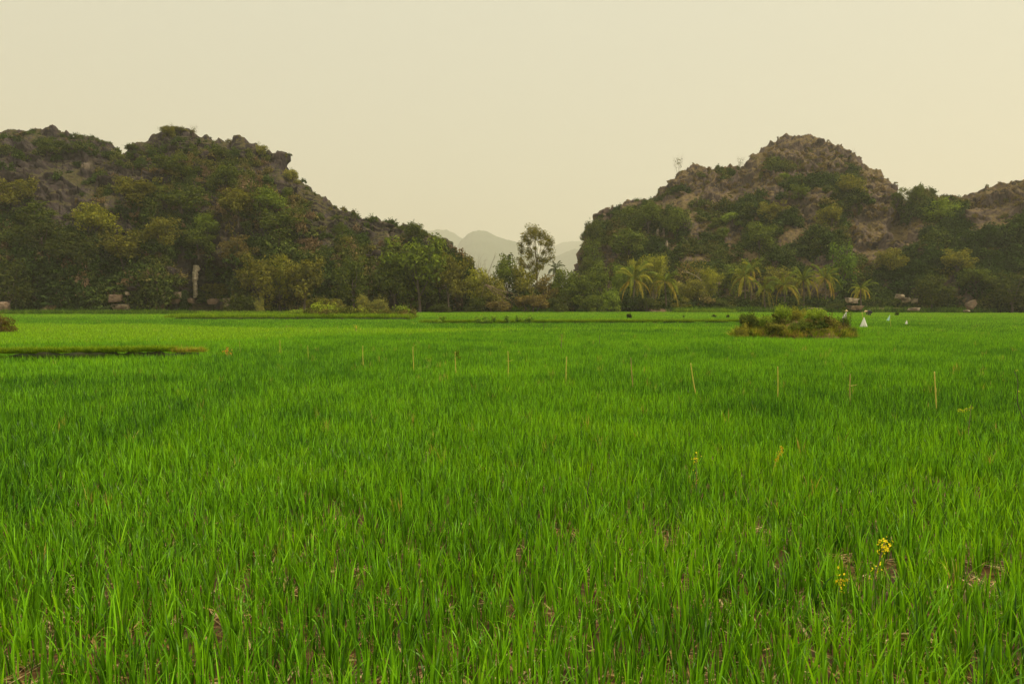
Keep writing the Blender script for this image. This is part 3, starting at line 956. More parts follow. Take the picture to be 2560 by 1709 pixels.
# raised soil terrace under the palms
tx = np.linspace(22, 86, 90)
tyy = np.linspace(119, 140, 26)
GX, GY = np.meshgrid(tx, tyy)
front = 120.5 - 0.03 * (GX - 22) + 1.0 * vnoise(np.stack([GX / 3, 0 * GX, 0 * GX], -1), 4)
GZ = 0.9 * smooth(GY, front, front + 1.8) * smooth(GX, 22, 26) - 0.06 + 0.14 * fbm(np.stack([GX, GY, 0 * GX], -1) / 1.7, 3, 8)
GZ[0] = -0.3
idg = np.arange(GX.size).reshape(GX.shape)
Fg = np.stack([idg[:-1, :-1], idg[:-1, 1:], idg[1:, 1:], idg[1:, :-1]], -1).reshape(-1, 4)
tag(put('terrace', mesh_np('terrace', np.stack([GX, GY, GZ], -1).reshape(-1, 3), Fg, M['pale_soil'])), 'low terrace of bare orange soil beneath the coconut palms', None, None, 'structure')


def ground_z(x, y):
    if 22 < x < 86 and 119 < y < 140:
        i = int(np.clip(np.searchsorted(tyy, y), 0, len(tyy) - 1))
        j = int(np.clip(np.searchsorted(tx, x), 0, len(tx) - 1))
        return float(GZ[i, j]) - 0.05
    return 0.0


strip('edge_weeds', SHORT, 'rough olive grass on top of the soil terrace', [at(px, 770, 125) * np.array([1, 1, 0]) for px in (1580, 1700, 1850, 2000, 2200)], 2600, 3.2, 0.3, (1.0, 2.4), 0.75, 23, 0.1)

# ------------------------------------------------------------------ trees and bushes
G_ = (0.055, 0.077, 0.020)      # green
D_ = (0.035, 0.047, 0.016)      # dark green
O_ = (0.090, 0.095, 0.024)      # olive
L_ = (0.085, 0.125, 0.024)      # light green
Y_ = (0.130, 0.145, 0.026)      # yellow green
B_ = (0.085, 0.072, 0.034)      # brownish
P_ = (0.150, 0.160, 0.055)      # pale


def crown_tree(seed, h=6.0, w=5.0, leaf=0.36, limbs=10, dens=105, low=0.25):
    """trunk mesh and crown mesh; origin at the foot"""
    global rng
    keep = rng
    rng = np.random.default_rng(seed)
    tb, cb = MB(), MB()
    k = np.linspace(0, 1, 7)
    ph = rng.uniform(0, 6)
    trunk = np.stack([0.22 * np.sin(2.2 * k + ph) * k, 0.22 * np.cos(1.7 * k + ph) * k, k * h * 0.62 - 0.4], 1)
    tb.tube(trunk, 0.17 * (1 - 0.65 * k) * (h / 6), 7)
    lobes = []
    for j in range(limbs):
        t0 = rng.uniform(0.35, 0.95)
        b = np.array([np.interp(t0, k, trunk[:, c]) for c in range(3)])
        a = j * 2.4 + rng.normal(0, 0.4)
        z1 = h * rng.uniform(low + 0.12, 0.92)
        rr = w * 0.5 * rng.uniform(0.35, 0.82) * math.sqrt(max(0.15, 1 - ((z1 / h - 0.55) / 0.5) ** 2))
        e = np.array([rr * math.cos(a), rr * math.sin(a), z1])
        s = np.linspace(0, 1, 5)[:, None]
        br = b + (e - b) * s + np.array([0, 0, 0.3]) * (s * (1 - s)) + rng.normal(0, 0.05, (5, 3)) * s
        tb.tube(br, 0.065 * (1 - 0.75 * s[:, 0]) * (h / 6), 5)
        lobes.append((*e, rng.uniform(0.17, 0.27) * w))
        for q in range(2):
            o = rng.normal(0, 0.16 * w, 3)
            o[2] *= 0.8
            lobes.append((*(e + o), rng.uniform(0.10, 0.2) * w))
    lobes.append((0, 0, h * 0.86, 0.24 * w))
    lobes_shell(cb, lobes, dens, leaf, 0.5, 0.6, 0.35, 0.4)
    for j in range(26):
        l = lobes[rng.integers(len(lobes))]
        d = rng.normal(size=3)
        d[2] = abs(d[2]) * 0.7
        d /= np.linalg.norm(d)
        t = np.linspace(0.8, 1.45, 8)[:, None]
        C = np.array(l[:3]) + d * t * l[3] + rng.normal(0, 0.06, (8, 3))
        cb.leaves(C, rng.normal(size=(8, 3)) + np.array([0, 0, .8]), leaf * 0.9, 0.5, 0.3)
    rng = keep
    return tb.mesh('trunk', M['bark'], True), cb.mesh('crown', M['leaf'])


def tree_mesh_bush(seed, leaf=0.2, w=2.0, h=1.7, dens=120, nl=20):
    """wide multi-lobed bush: foliage mesh and stem mesh, about w wide and h tall"""
    global rng
    keep = rng
    rng = np.random.default_rng(seed)
    tb, cb = MB(), MB()
    lobes = []
    for k in range(nl):
        a, rr = rng.uniform(0, 6.28), math.sqrt(rng.uniform(0, 1)) * 0.75
        z = rng.uniform(0.12, 0.85) * h * math.sqrt(max(0.12, 1 - 0.8 * rr * rr))
        e = np.array([rr * w * .5 * math.cos(a), rr * w * .5 * math.sin(a), z])
        lobes.append((*e, rng.uniform(0.13, 0.22) * w))
        if k < 7:
            s = np.linspace(0, 1, 4)[:, None]
            tb.tube(np.array([0.05 * math.cos(a), 0.05 * math.sin(a), -0.25]) * (1 - s) + e * s, 0.03 * w * (1 - 0.7 * s[:, 0]), 5)
    lobes_shell(cb, lobes, dens, leaf, 0.5, 0.6, 0.3, 0.35)
    for j in range(34):
        l = lobes[rng.integers(len(lobes))]
        d = rng.normal(size=3)
        d[2] = abs(d[2])
        d /= np.linalg.norm(d)
        t = np.linspace(0.8, 1.7, 8)[:, None]
        C = np.array(l[:3]) + d * t * l[3] + rng.normal(0, 0.03 * w, (8, 3))
        cb.leaves(C, rng.normal(size=(8, 3)) + np.array([0, 0, .8]), leaf * 0.85, 0.5, 0.2)
    rng = keep
    return tb.mesh('stem', M['bark'], True), cb.mesh('foliage', M['leaf'])


def bamboo_clump(seed):
    global rng
    keep = rng
    rng = np.random.default_rng(seed)
    tb, cb = MB(), MB()
    for k in range(16):
        a = rng.uniform(0, 6.28)
        b = np.array([rng.normal(0, .35), rng.normal(0, .35), -0.3])
        hh = rng.uniform(4.6, 7.0)
        t = np.linspace(0, 1, 9)
        out = rng.uniform(0.5, 2.0)
        path = b + np.stack([math.cos(a) * out * t ** 2.6, math.sin(a) * out * t ** 2.6, hh * (t - 0.22 * t ** 4)], 1)
        tb.tube(path, 0.045 * (1 - 0.8 * t), 5)
        for j in range(110):
            tt = rng.uniform(0.35, 1.0) ** 0.7
            c = np.array([np.interp(tt, t, path[:, i]) for i in range(3)])
            C = c + rng.normal(0, 0.27, (5, 3)) + np.array([0, 0, -0.1])
            cb.leaves(C, rng.normal(size=(5, 3)) + np.array([0, 0, .5]), 0.34, 0.2, 0.9)
    rng = keep
    return tb.mesh('culms', M['pale_bark'], True), cb.mesh('foliage', M['leaf'])


def bare_tree(seed, h=5.0, spread=0.5, n0=7, mat='twig', r0=0.05):
    r = np.random.default_rng(seed)
    mb = MB()

    def grow(p, d, ln, rad, lev):
        t = np.linspace(0, 1, 5)[:, None]
        d2 = d + r.normal(0, 0.18, 3)
        path = p + (d * t + (d2 - d) * t * t * 0.5) * ln
        mb.tube(path, rad * (1 - 0.55 * t[:, 0]), 4, False)
        if lev <= 0:
            return
        for j in range(3 if lev > 1 else 2):
            q = path[r.integers(2, 5)]
            dd = d + r.normal(0, spread, 3)
            dd[2] = abs(dd[2]) * 0.9 + 0.15
            dd /= np.linalg.norm(dd)
            grow(q, dd, ln * r.uniform(0.45, 0.7), rad * 0.5, lev - 1)
    for k in range(n0):
        d = np.array([r.normal(0, .22), r.normal(0, .22), 1.0])
        d /= np.linalg.norm(d)
        grow(np.array([r.normal(0, .25), r.normal(0, .25), -0.3]), d, h * r.uniform(.55, .75), r0, 3)
    return mb.mesh('branches', M[mat])


TREES = [crown_tree(500 + k, 6.0, [5.0, 4.4, 5.6, 4.8][k]) for k in range(4)]
BUSHES = [tree_mesh_bush(520 + k, 0.125, 2.0, [1.7, 1.4, 1.9, 1.5][k], 1500) for k in range(4)]
BAMB = [bamboo_clump(540 + k) for k in range(2)]
BARE = [bare_tree(560 + k, 5.0, 0.45, [6, 5][k]) for k in range(2)]
KINDS = {'tree': ('broadleaf_tree', 'tree', TREES, ('trunk', 'crown'), 6.0, [5.0, 4.4, 5.6, 4.8]),
         'bush': ('bush', 'bush', BUSHES, ('stem', 'foliage'), 1.8, [2.0, 2.0, 2.0, 2.0]),
         'bamboo': ('bamboo_clump', 'bamboo', BAMB, ('culms', 'foliage'), 6.2, [4.2, 4.2])}
_count = {}


def grow(kind, pxc, pyb, pyt, wpx, where, tint, label, group, sink=0.15):
    """where: distance in metres for a plant on the flat, or the hill it stands on"""
    nm, cat, var, parts, H0, W0 = KINDS[kind]
    if isinstance(where, Hill):
        base = np.array(where.surf(pxc, pyb))
        base = base - np.array([0, 0.25, 0.25])
    else:
        base = at(pxc, pyb, where)
        base[2] = ground_z(base[0], base[1]) - sink
    D = base[1]
    top = at(pxc, pyt, D)[2]
    h = max(0.5, top - base[2])
    w = wpx / F * D
    k = _count.get(kind, 0)
    _count[kind] = k + 1
    v = k % len(var)
    sw, sh = w / W0[v], h / H0
    t = thing(nm, label, cat, base, random.uniform(0, 6.28), (sw, sw, sh), group)
    lit = {'lime bushes on the far bank': 1.9, GL: 1.15, GR: 1.5, GB: 1.12, GM: 1.6, GP: 1.45}.get(group, 1.5)  # brightness put into each group's leaf tint, low at the hill foot for deeper shadow
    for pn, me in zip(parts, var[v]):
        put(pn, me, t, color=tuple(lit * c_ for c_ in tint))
    return t


GL, GR = 'trees and bushes on the dark craggy hill', 'trees and bushes on the brown peaked hill'
GB = 'trees and bushes along the foot of the dark hill'
GM = 'trees and bushes in the gap between the hills'
GP = 'plants around the coconut palms'
L, Rr = hillL, hillR
for a in [
    # on the dark hill
    ('bush', 123, 380, 338, 62, L, G_, 'green shrub clinging to the grey crag at the top of the flat ridge', GL),
    ('bush', 418, 338, 303, 42, L, O_, 'wide olive bush capping the summit of the dark hill', GL),
    ('bush', 446, 330, 316, 46, L, O_, 'smaller rounded olive bush on the summit beside the lone sapling', GL),
    ('bush', 330, 372, 356, 40, L, G_, 'green bush in the notch where the flat ridge meets the summit', GL),
    ('tree', 50, 535, 452, 92, L, O_, 'olive tree under the grey rock wall near the picture edge', GL),
    ('tree', 92, 575, 505, 82, L, G_, 'green tree on the slope just below the grey rock wall', GL),
    ('tree', 245, 600, 510, 98, L, Y_, 'yellow green spreading tree halfway up the draped cliff', GL),
    ('tree', 351, 525, 452, 92, L, O_, 'olive crowned tree just below the round dark boulder', GL),
    ('tree', 404, 640, 550, 82, L, O_, 'olive tree drooping over the mouth of the dark hollow', GL),
    ('tree', 438, 440, 388, 86, L, G_, 'green tree just under the summit rocks', GL),
    ('bush', 568, 470, 394, 86, L, G_, 'round creeper covered bush below the knob on the ridge', GL),
    ('tree', 517, 600, 536, 66, L, L_, 'light green small tree in the middle of the draped slope', GL),
    ('tree', 462, 560, 478, 84, L, G_, 'green tree among creepers under the summit slope', GL),
    ('tree', 600, 560, 476, 90, L, O_, 'olive green tree on the ridge flank below the boulder knob', GL),
    ('tree', 113, 640, 552, 110, L, D_, 'dark broad tree on the lower slope under the rock wall', GL),
    ('tree', 186, 680, 580, 106, L, D_, 'very dark tree hanging over the cliff base', GL),
    ('tree', 312, 690, 590, 100, L, O_, 'dull olive tree draped above the pale stone blocks', GL),
    ('tree', 500, 640, 578, 78, L, G_, 'green tree spilling over the rim of the pillar hollow', GL),
    ('bush', 547, 740, 690, 92, L, O_, 'arching grassy bush just beside the pale pillar', GL),
    ('tree', 597, 672, 590, 72, L, B_, 'tree with pale hanging leaves on the dark cleft', GL),
    ('tree', 676, 545, 472, 84, L, L_, 'sunny light green tree on the middle of the ridge flank', GL),
    ('bush', 719, 510, 462, 38, L, G_, 'narrow upright green bush under the ridge crags', GL),
    ('tree', 700, 612, 530, 92, L, G_, 'green creeper hung tree beside the bare rock face', GL),
    ('bush', 852, 580, 548, 44, L, G_, 'small green shrub on the bare rock under the skyline sapling', GL),
    ('bush', 862, 622, 578, 52, L, O_, 'olive shrub in a cleft of the grey rock face', GL),
    ('tree', 1038, 612, 562, 60, L, G_, 'green tree standing on the low rocky end of the ridge', GL),
    ('bush', 655, 382, 352, 34, L, P_, 'pale wispy bush between the skyline knob and boulder', GL),
    ('bush', 735, 452, 418, 46, L, P_, 'pale bush on the skyline where the ridge drops', GL),
    ('bush', 172, 736, 696, 44, L, L_, 'small bright green sprig against the dark cliff base', GL),
    # along the foot of the dark hill
    ('tree', 20, 772, 650, 110, 110, D_, 'dark tree at the cliff foot behind the tan boulder', GB),
    ('tree', 700, 772, 640, 70, 118, Y_, 'yellow leaved tree below the bare rock face', GB),
    ('tree', 650, 775, 652, 92, 116, O_, 'olive tree next to the yellow leaved tree', GB),
    ('tree', 760, 776, 655, 96, 117, O_, 'dull green tree between the yellow tree and the round tree', GB),
    ('tree', 884, 775, 646, 82, 117, G_, 'round green tree at the foot of the rock face', GB),
    ('bush', 908, 778, 724, 44, 112, P_, 'pale tall bush in front of the round green tree', GB),
    ('bush', 948, 778, 730, 52, 111, P_, 'pale shrub with drooping sprays before the largest tree', GB),
    ('tree', 985, 776, 632, 100, 119, G_, 'green tree leaning out from the end of the ridge', GB),
    ('tree', 1050, 776, 612, 130, 118, L_, 'largest light green tree under the last crags of the ridge', GB),
    ('tree', 1122, 776, 640, 86, 119, O_, 'olive tree closing the end of the dark hill', GB),
    ('bush', 820, 775, 738, 100, 108, O_, 'low olive bush behind the lime green bushes', GB),
    ('bush', 648, 778, 736, 28, 108, P_, 'tiny pale bush at the dark foot of the slope', GB),
    ('bush', 600, 778, 728, 90, 110, D_, 'dark low bush beside the last pale stones', GB),
    ('bush', 1100, 779, 748, 60, 112, D_, 'dark low bush beside the small bare earth patch', GB),
    # lime bushes on the far bank
    ('bush', 745, 795, 768, 76, 66, L_, 'low leafy lime bush at the near end of the far bank', 'lime bushes on the far bank'),
    ('bush', 812, 795, 745, 80, 66, (0.10, 0.135, 0.022), 'tall yellow green bush of the far bank with reddish base', 'lime bushes on the far bank'),
    ('bush', 862, 795, 763, 66, 65.5, G_, 'darker round bush in the middle of the far bank', 'lime bushes on the far bank'),
    ('bush', 912, 795, 758, 84, 66, (0.11, 0.14, 0.022), 'broad yellow green bush in the middle of the far bank', 'lime bushes on the far bank'),
    ('bush', 962, 792, 770, 56, 66.5, G_, 'low dark bush with white flecks on the far bank', 'lime bushes on the far bank'),
    ('bush', 1006, 791, 754, 60, 66.5, L_, 'rounded light green bush closing the far bank', 'lime bushes on the far bank'),
    # gap between the hills
    ('tree', 1196, 776, 672, 70, 124, Y_, 'yellowish tree under the bare twigs at the valley mouth', GM),
    ('tree', 1225, 777, 690, 74, 121, O_, 'olive thicket tree behind the fallen branches', GM),
    ('tree', 1266, 776, 652, 64, 126, G_, 'green tree rising beside the tall slender tree', GM),
    ('tree', 1308, 776, 672, 62, 125, O_, 'olive tree tucked under the tall slender tree', GM),
    ('tree', 1362, 777, 690, 66, 124, B_, 'brownish thicket tree below the small dark palm', GM),
    ('tree', 1410, 777, 674, 70, 124, G_, 'green rounded tree in the middle of the gap', GM),
    ('tree', 1452, 777, 690, 66, 122, G_, 'green bushy tree over the dark opening', GM),
    ('bush', 1190, 779, 728, 60, 118, D_, 'dark low bush by the bare earth at the end of the hill', GM),
    ('bush', 1246, 779, 738, 76, 118, B_, 'brown bramble bush under the fallen branches', GM),
    ('bush', 1330, 779, 730, 88, 118.5, B_, 'brown tangled bush behind the reeds', GM),
    ('bush', 1392, 779, 726, 66, 119.5, D_, 'dark bush beside the dark opening in the thicket', GM),
    ('bush', 1522, 777, 706, 66, 120, L_, 'bright green round bush next to the first palms', GM),
    ('bush', 1478, 778, 716, 60, 120, G_, 'green round bush beside the bright green one', GM),
    ('tree', 1490, 640, 560, 46, Rr, D_, 'topmost dark tree hugging the steep end of the brown hill', GR),
    ('tree', 1480, 690, 598, 50, Rr, G_, 'tree halfway up the steep end of the brown hill', GR),
    ('tree', 1476, 745, 650, 56, Rr, D_, 'lowest dark tree against the steep end of the brown hill', GR),
    ('tree', 1498, 775, 668, 60, 130, G_, 'green tree at the steep end of the brown hill', GM),
    # around the palms
    ('bamboo', 1552, 772, 640, 62, 132, L_, 'light green feathery bamboo behind the first palm', GP),
    ('bamboo', 1594, 772, 628, 62, 134, Y_, 'yellow bamboo plume rising over the first palm', GP),
    ('bamboo', 1636, 772, 614, 76, 136, Y_, 'tallest yellow bamboo plume behind the second palm', GP),
    ('bamboo', 1772, 772, 655, 66, 130, Y_, 'yellow bamboo leaning between the palms', GP),
    ('bamboo', 1712, 772, 690, 54, 128, P_, 'pale bamboo below the leafless tree', GP),
    ('tree', 1830, 770, 664, 66, 134, G_, 'dark green tree behind the tall double palm', GP),
    ('tree', 2098, 770, 612, 72, 130, (0.055, 0.095, 0.02), 'fresh green tree behind the last palms', GP),
    ('tree', 1735, 770, 700, 72, 126, O_, 'olive bush like tree beneath the leafless tree', GP),
    ('tree', 1940, 770, 680, 80, 132, O_, 'olive tree behind the short palms', GP),
    ('bush', 1620, 778, 740, 44, 121, D_, 'dark bush on the soil bank between the first two palms', GP),
    ('bush', 1700, 777, 738, 60, 122, O_, 'olive bush on the soil bank beside the second palm', GP),
    ('bush', 1800, 777, 742, 80, 121, D_, 'dark weedy bush below the double palm', GP),
    ('bush', 2090, 776, 746, 60, 119, D_, 'dark low bush below the last palms', GP),
    # on the brown hill
    ('tree', 1620, 590, 516, 82, Rr, G_, 'green tree high on the rounded shoulder of the brown hill', GR),
    ('tree', 1570, 650, 572, 82, Rr, G_, 'green tree hanging on the cliff beside the pale streaks', GR),
    ('tree', 1690, 595, 520, 70, Rr, G_, 'green tree between the pale streaks and the bare slope', GR),
    ('bush', 1834, 560, 526, 60, Rr, L_, 'bright green bush on the bare middle slope', GR),
    ('bush', 1790, 566, 540, 56, Rr, G_, 'green bush next to the bright one on the bare slope', GR),
    ('bush', 1806, 590, 560, 40, Rr, G_, 'small dark bush under the pair on the bare slope', GR),
    ('tree', 1922, 560, 510, 60, Rr, O_, 'olive tree left standing under the flat rock slab', GR),
    ('tree', 1900, 640, 560, 66, Rr, G_, 'green tree on the ravine below the flat slab', GR),
    ('bush', 1962, 448, 426, 30, Rr, L_, 'small light green bush high under the summit', GR),
    ('tree', 1995, 510, 462, 46, Rr, G_, 'green tree on the ledge below the summit', GR),
    ('tree', 2120, 500, 438, 70, Rr, O_, 'olive tree under the ledges of the summit shoulder', GR),
    ('tree', 2075, 570, 520, 60, Rr, O_, 'olive tree on the slope under the summit shoulder', GR),
    ('tree', 2285, 516, 468, 50, Rr, G_, 'dark green tree standing on the saddle skyline', GR),
    ('bush', 2244, 505, 476, 34, Rr, G_, 'small round tree on the saddle skyline', GR),
    ('tree', 2350, 560, 498, 78, Rr, L_, 'light green leafy tree in the saddle', GR),
    ('tree', 2225, 690, 622, 70, Rr, O_, 'olive tree at the rim of the dark wooded slope', GR),
    ('tree', 2390, 700, 632, 80, Rr, O_, 'olive tree in the middle of the dark wooded slope', GR),
    ('tree', 2440, 728, 676, 76, Rr, G_, 'pale leafed low tree on the dark wooded slope', GR),
    ('tree', 2530, 760, 680, 90, 116, D_, 'dark tree at the end of the field under the dark slope', GR),
    ('tree', 2330, 772, 690, 90, 119, D_, 'dark tree beside the cream stone blocks', GR),
]:
    grow(*a)

n = 420
C = np.stack([rng.uniform(-9, 24, n), rng.uniform(124, 150, n), rng.uniform(0, 1.6, n)], 1)
s = rng.uniform(1.3, 2.6, n)
scatter('thicket', C, rot_up(n, .15), np.stack([s, s, s * 1.2], 1), rng.integers(0, 5, n), np.clip(0.3 + 0.2 * fbm(C / 5, 2, 4) + rng.normal(0, .1, n), 0, 1), BUSH, 'tangled green and brown thicket filling the gap between the hills')
n = 520
tpx = rng.uniform(1500, 2600, n)
C = np.array([at(a, 770, b) for a, b in zip(tpx, rng.uniform(121.5, 131, n))])
C[:, 2] = rng.uniform(0, 1.2, n)
s = rng.uniform(0.8, 1.9, n)
scatter('thicket', C, rot_up(n, .15), np.stack([s, s, s], 1), rng.integers(0, 5, n), np.clip(0.32 + 0.22 * fbm(C / 5, 2, 5) + rng.normal(0, .1, n), 0, 1), BUSH, 'dark undergrowth between and behind the coconut palms')
# saplings on the skylines
for px_, pyb, pyt, hill, lab in [(488, 338, 316, hillL, 'lone sapling on the summit beside the olive bushes'), (890, 548, 528, hillL, 'sapling on the falling skyline of the dark hill'),
                                 (1700, 428, 395, hillR, 'bare sapling on the skyline notch of the brown hill'), (1850, 420, 396, hillR, 'bare branching sapling below the summit crag'),
                                 (2134, 404, 378, hillR, 'thin dry sapling on the summit shoulder'), (2360, 505, 488, hillR, 'low bare sapling in the saddle')]:
    b = np.array(hill.surf(px_, pyb)) - np.array([0, 0, 0.3])
    h = at(px_, pyt, b[1])[2] - b[2]
    t = thing('sapling', lab, 'sapling', b, random.uniform(0, 6), (h / 5 * 0.8, h / 5 * 0.8, h / 5), 'saplings on the skylines')
    put('branches', BARE[1], t)
    mbs = MB()
    mbs.leaves(np.array([[0, 0, 3.4]]) + rng.normal(0, 0.9, (60, 3)) * np.array([0.9, 0.9, 1.1]), rng.normal(size=(60, 3)), 0.5, 0.5, 0.2)
    put('foliage', mbs.mesh('foliage', M['leaf']), t, color=O_)

# bare twiggy trees at the valley mouth, leafless tree near the palms
for px_, pyt, w_, lab in [(1172, 628, 1.0, 'bare twiggy tree closest to the ridge end crags'), (1190, 622, 1.1, 'tallest bare twiggy tree at the valley mouth'), (1222, 652, 0.8, 'shorter bare twiggy tree beside the green thicket')]:
    b = at(px_, 770, 128)
    b[2] = -0.2
    h = at(px_, pyt, 128)[2] - b[2]
    t = thing('bare_tree', lab, 'bare tree', b, random.uniform(0, 6), (w_ * 1.15, w_ * 1.15, h / 5.3), 'bare trees at the valley mouth')
    put('branches', BARE[0], t)
b = at(1735, 765, 129)
b[2] = ground_z(b[0], b[1]) - 0.3
h = at(1735, 648, 129)[2] - b[2]
t = thing('leafless_tree', 'leafless pale tree with spreading branches between the palms', 'bare tree', b, 1.0, (1.25, 1.25, h / 5.2))
put('branches', bare_tree(571, 5.0, 0.62, 1, 'pale_bark', 0.12), t)
mbs = MB()
mbs.leaves(np.array([[0, 0, 3.7]]) + rng.normal(0, 0.9, (420, 3)), rng.normal(size=(420, 3)), 0.22, 0.4, 0.3)
put('crown', mbs.mesh('crown', M['leaf']), t, color=(0.16, 0.14, 0.04))

# fallen bare branches in the thicket
t = thing('fallen_branches', 'bare fallen branches fanning out of the brown thicket', 'fallen branches', at(1214, 712, 117.3))
mbs = MB()
p0 = np.zeros(3)
for k in range(9):
    e = np.array([[88, 48], [96, 28], [72, 40], [60, 58], [110, 42], [48, 20], [-18, 58], [84, 58], [30, 6]][k], float)
    tt = np.linspace(0, 1, 8)
    off = np.stack([e[0] * tt, -0.5 * tt + 0.4 * np.sin(tt * 3 + k), -e[1] * tt ** (0.75 + 0.09 * k)], 1) * np.array([117.3 / F, 1, 117.3 / F])
    off += np.stack([0 * tt, 0 * tt, 0.10 * np.sin(tt * 7 + k)], 1)
    mbs.tube(off, 0.055 * (1 - 0.75 * tt), 5)
put('branches', mbs.mesh('branches', M['twig']), t)

# the tall slender tree
D0 = 128.0
m2 = D0 / F
base = at(1342, 778, D0)
base[2] = -0.2
t = thing('slender_tree', 'tall slender tree with an airy oval crown standing alone in the gap', 'tree', base)
tb, cb = MB(), MB()
zz = lambda py: at(1342, py, D0)[2] - base[2]
tt = np.linspace(0, 1, 12)
trunk = np.stack([0.12 * np.sin(4 * tt) - 0.25 * tt, 0.1 * np.cos(3 * tt), tt * zz(600)], 1)
tb.tube(trunk, 0.19 * (1 - 0.86 * tt ** 0.8) + 0.015, 7)
lob = [(1080, 130, 85), (1160, 105, 80), (1230, 165, 70), (1130, 180, 95), (1320, 190, 66), (1385, 265, 58), (1010, 265, 55), (930, 335, 50), (1400, 330, 48), (940, 440, 46), (920, 575, 42), (940, 645, 42), (1400, 425, 58), (1420, 540, 52), (1340, 590, 52), (1040, 440, 46),
       (1090, 490, 42), (1250, 335, 34), (1150, 400, 26), (1290, 470, 36), (1045, 560, 42), (1190, 690, 44), (1205, 560, 32), (1120, 625, 32), (985, 200, 50), (1270, 600, 40), (990, 690, 40), (1255, 700, 36), (1060, 300, 36), (1330, 330, 40), (1080, 690, 34)]
for cx, cy_, rr in lob:
    px_, py_, r_px = 1160 + cx / 6.534, 560 + cy_ / 6.534, rr / 6.534
    e = np.array([(px_ - 1342) * m2, rng.normal(0, 1.3), zz(py_)])
    rad = r_px * m2 * 1.55
    tq = np.clip(0.42 + 0.45 * (e[2] / zz(600)) - 0.28, 0.36, 0.9)
    s = np.linspace(0, 1, 7)[:, None]
    b0 = np.array([np.interp(tq, tt, trunk[:, c]) for c in range(3)])
    br = b0 + (e - b0) * np.concatenate([s ** 1.25, s ** 1.25, s ** 0.85], 1) + rng.normal(0, 0.05, (7, 3)) * s
    tb.tube(br, 0.045 * (1 - 0.8 * s[:, 0]) + 0.006, 4)
    npt = int(85 + 135 * rad * rad)
    dd = rng.normal(size=(npt, 3))
    dd /= np.linalg.norm(dd, axis=1)[:, None]
    C = e + dd * (rad * rng.uniform(0.0, 1.1, npt) ** 0.7)[:, None]
    cb.leaves(C, dd * 0.5 + rng.normal(size=(npt, 3)) * 0.5 + np.array([0, 0, .5]), 0.29, 0.5, 0.4)
    for q in range(3):
        e2 = e + rng.normal(0, rad * 0.5, 3)
        tb.tube(np.array([br[4], (br[4] + e2) / 2 + rng.normal(0, .05, 3), e2]), [0.018, 0.012, 0.006], 4, False)
        cb.leaves(e2 + rng.normal(0, 0.16, (7, 3)), rng.normal(size=(7, 3)) + np.array([0, 0, .5]), 0.22, 0.48, 0.4)
put('trunk', tb.mesh('trunk', M['pale_bark'], True), t)
put('crown', cb.mesh('crown', M['leaf']), t, color=(0.125, 0.125, 0.03))


# coconut palms
def frond_mesh(seed, length, rise, droop, mat):
    """feathered frond growing from the origin along +X"""
    r = np.random.default_rng(seed)
    mb = MB()
    t = np.linspace(0, 1, 16)
    path = np.stack([length * (t - 0.22 * droop * t ** 3), 0.12 * np.sin(2 * t) * r.normal(), length * (rise * t - droop * t ** 2.2)], 1)
    mb.tube(path, 0.045 * (1 - 0.85 * t), 4, False)
    nl = 46
    for k in range(nl):
        u = 0.10 + 0.9 * k / nl
        p = np.array([np.interp(u, t, path[:, c]) for c in range(3)])
        p2 = np.array([np.interp(min(u + 0.03, 1), t, path[:, c]) for c in range(3)])
        ax = (p2 - p) / (np.linalg.norm(p2 - p) + 1e-9)
        ll = 0.72 * math.sin(math.pi * (0.12 + 0.84 * u)) ** 0.6 * r.uniform(0.8, 1.15)
        for sd in (-1, 1):
            d = ax * 0.8 + np.array([0, sd * 0.55, 0]) + np.array([0, 0, -0.12])
            d /= np.linalg.norm(d)
            w = ax * 0.03
            q1 = p + d * ll * 0.5 + np.array([0, 0, -0.10 * ll])
            q2 = p + d * ll * 0.85 + np.array([0, 0, -0.5 * ll * r.uniform(0.7, 1.2)])
            mb.add([p - w, p + w, q1 + w, q1 - w, q2 + w * 0.3, q2 - w * 0.3], [(0, 1, 2, 3), (3, 2, 4, 5)])
    return mb.mesh('frond', mat)


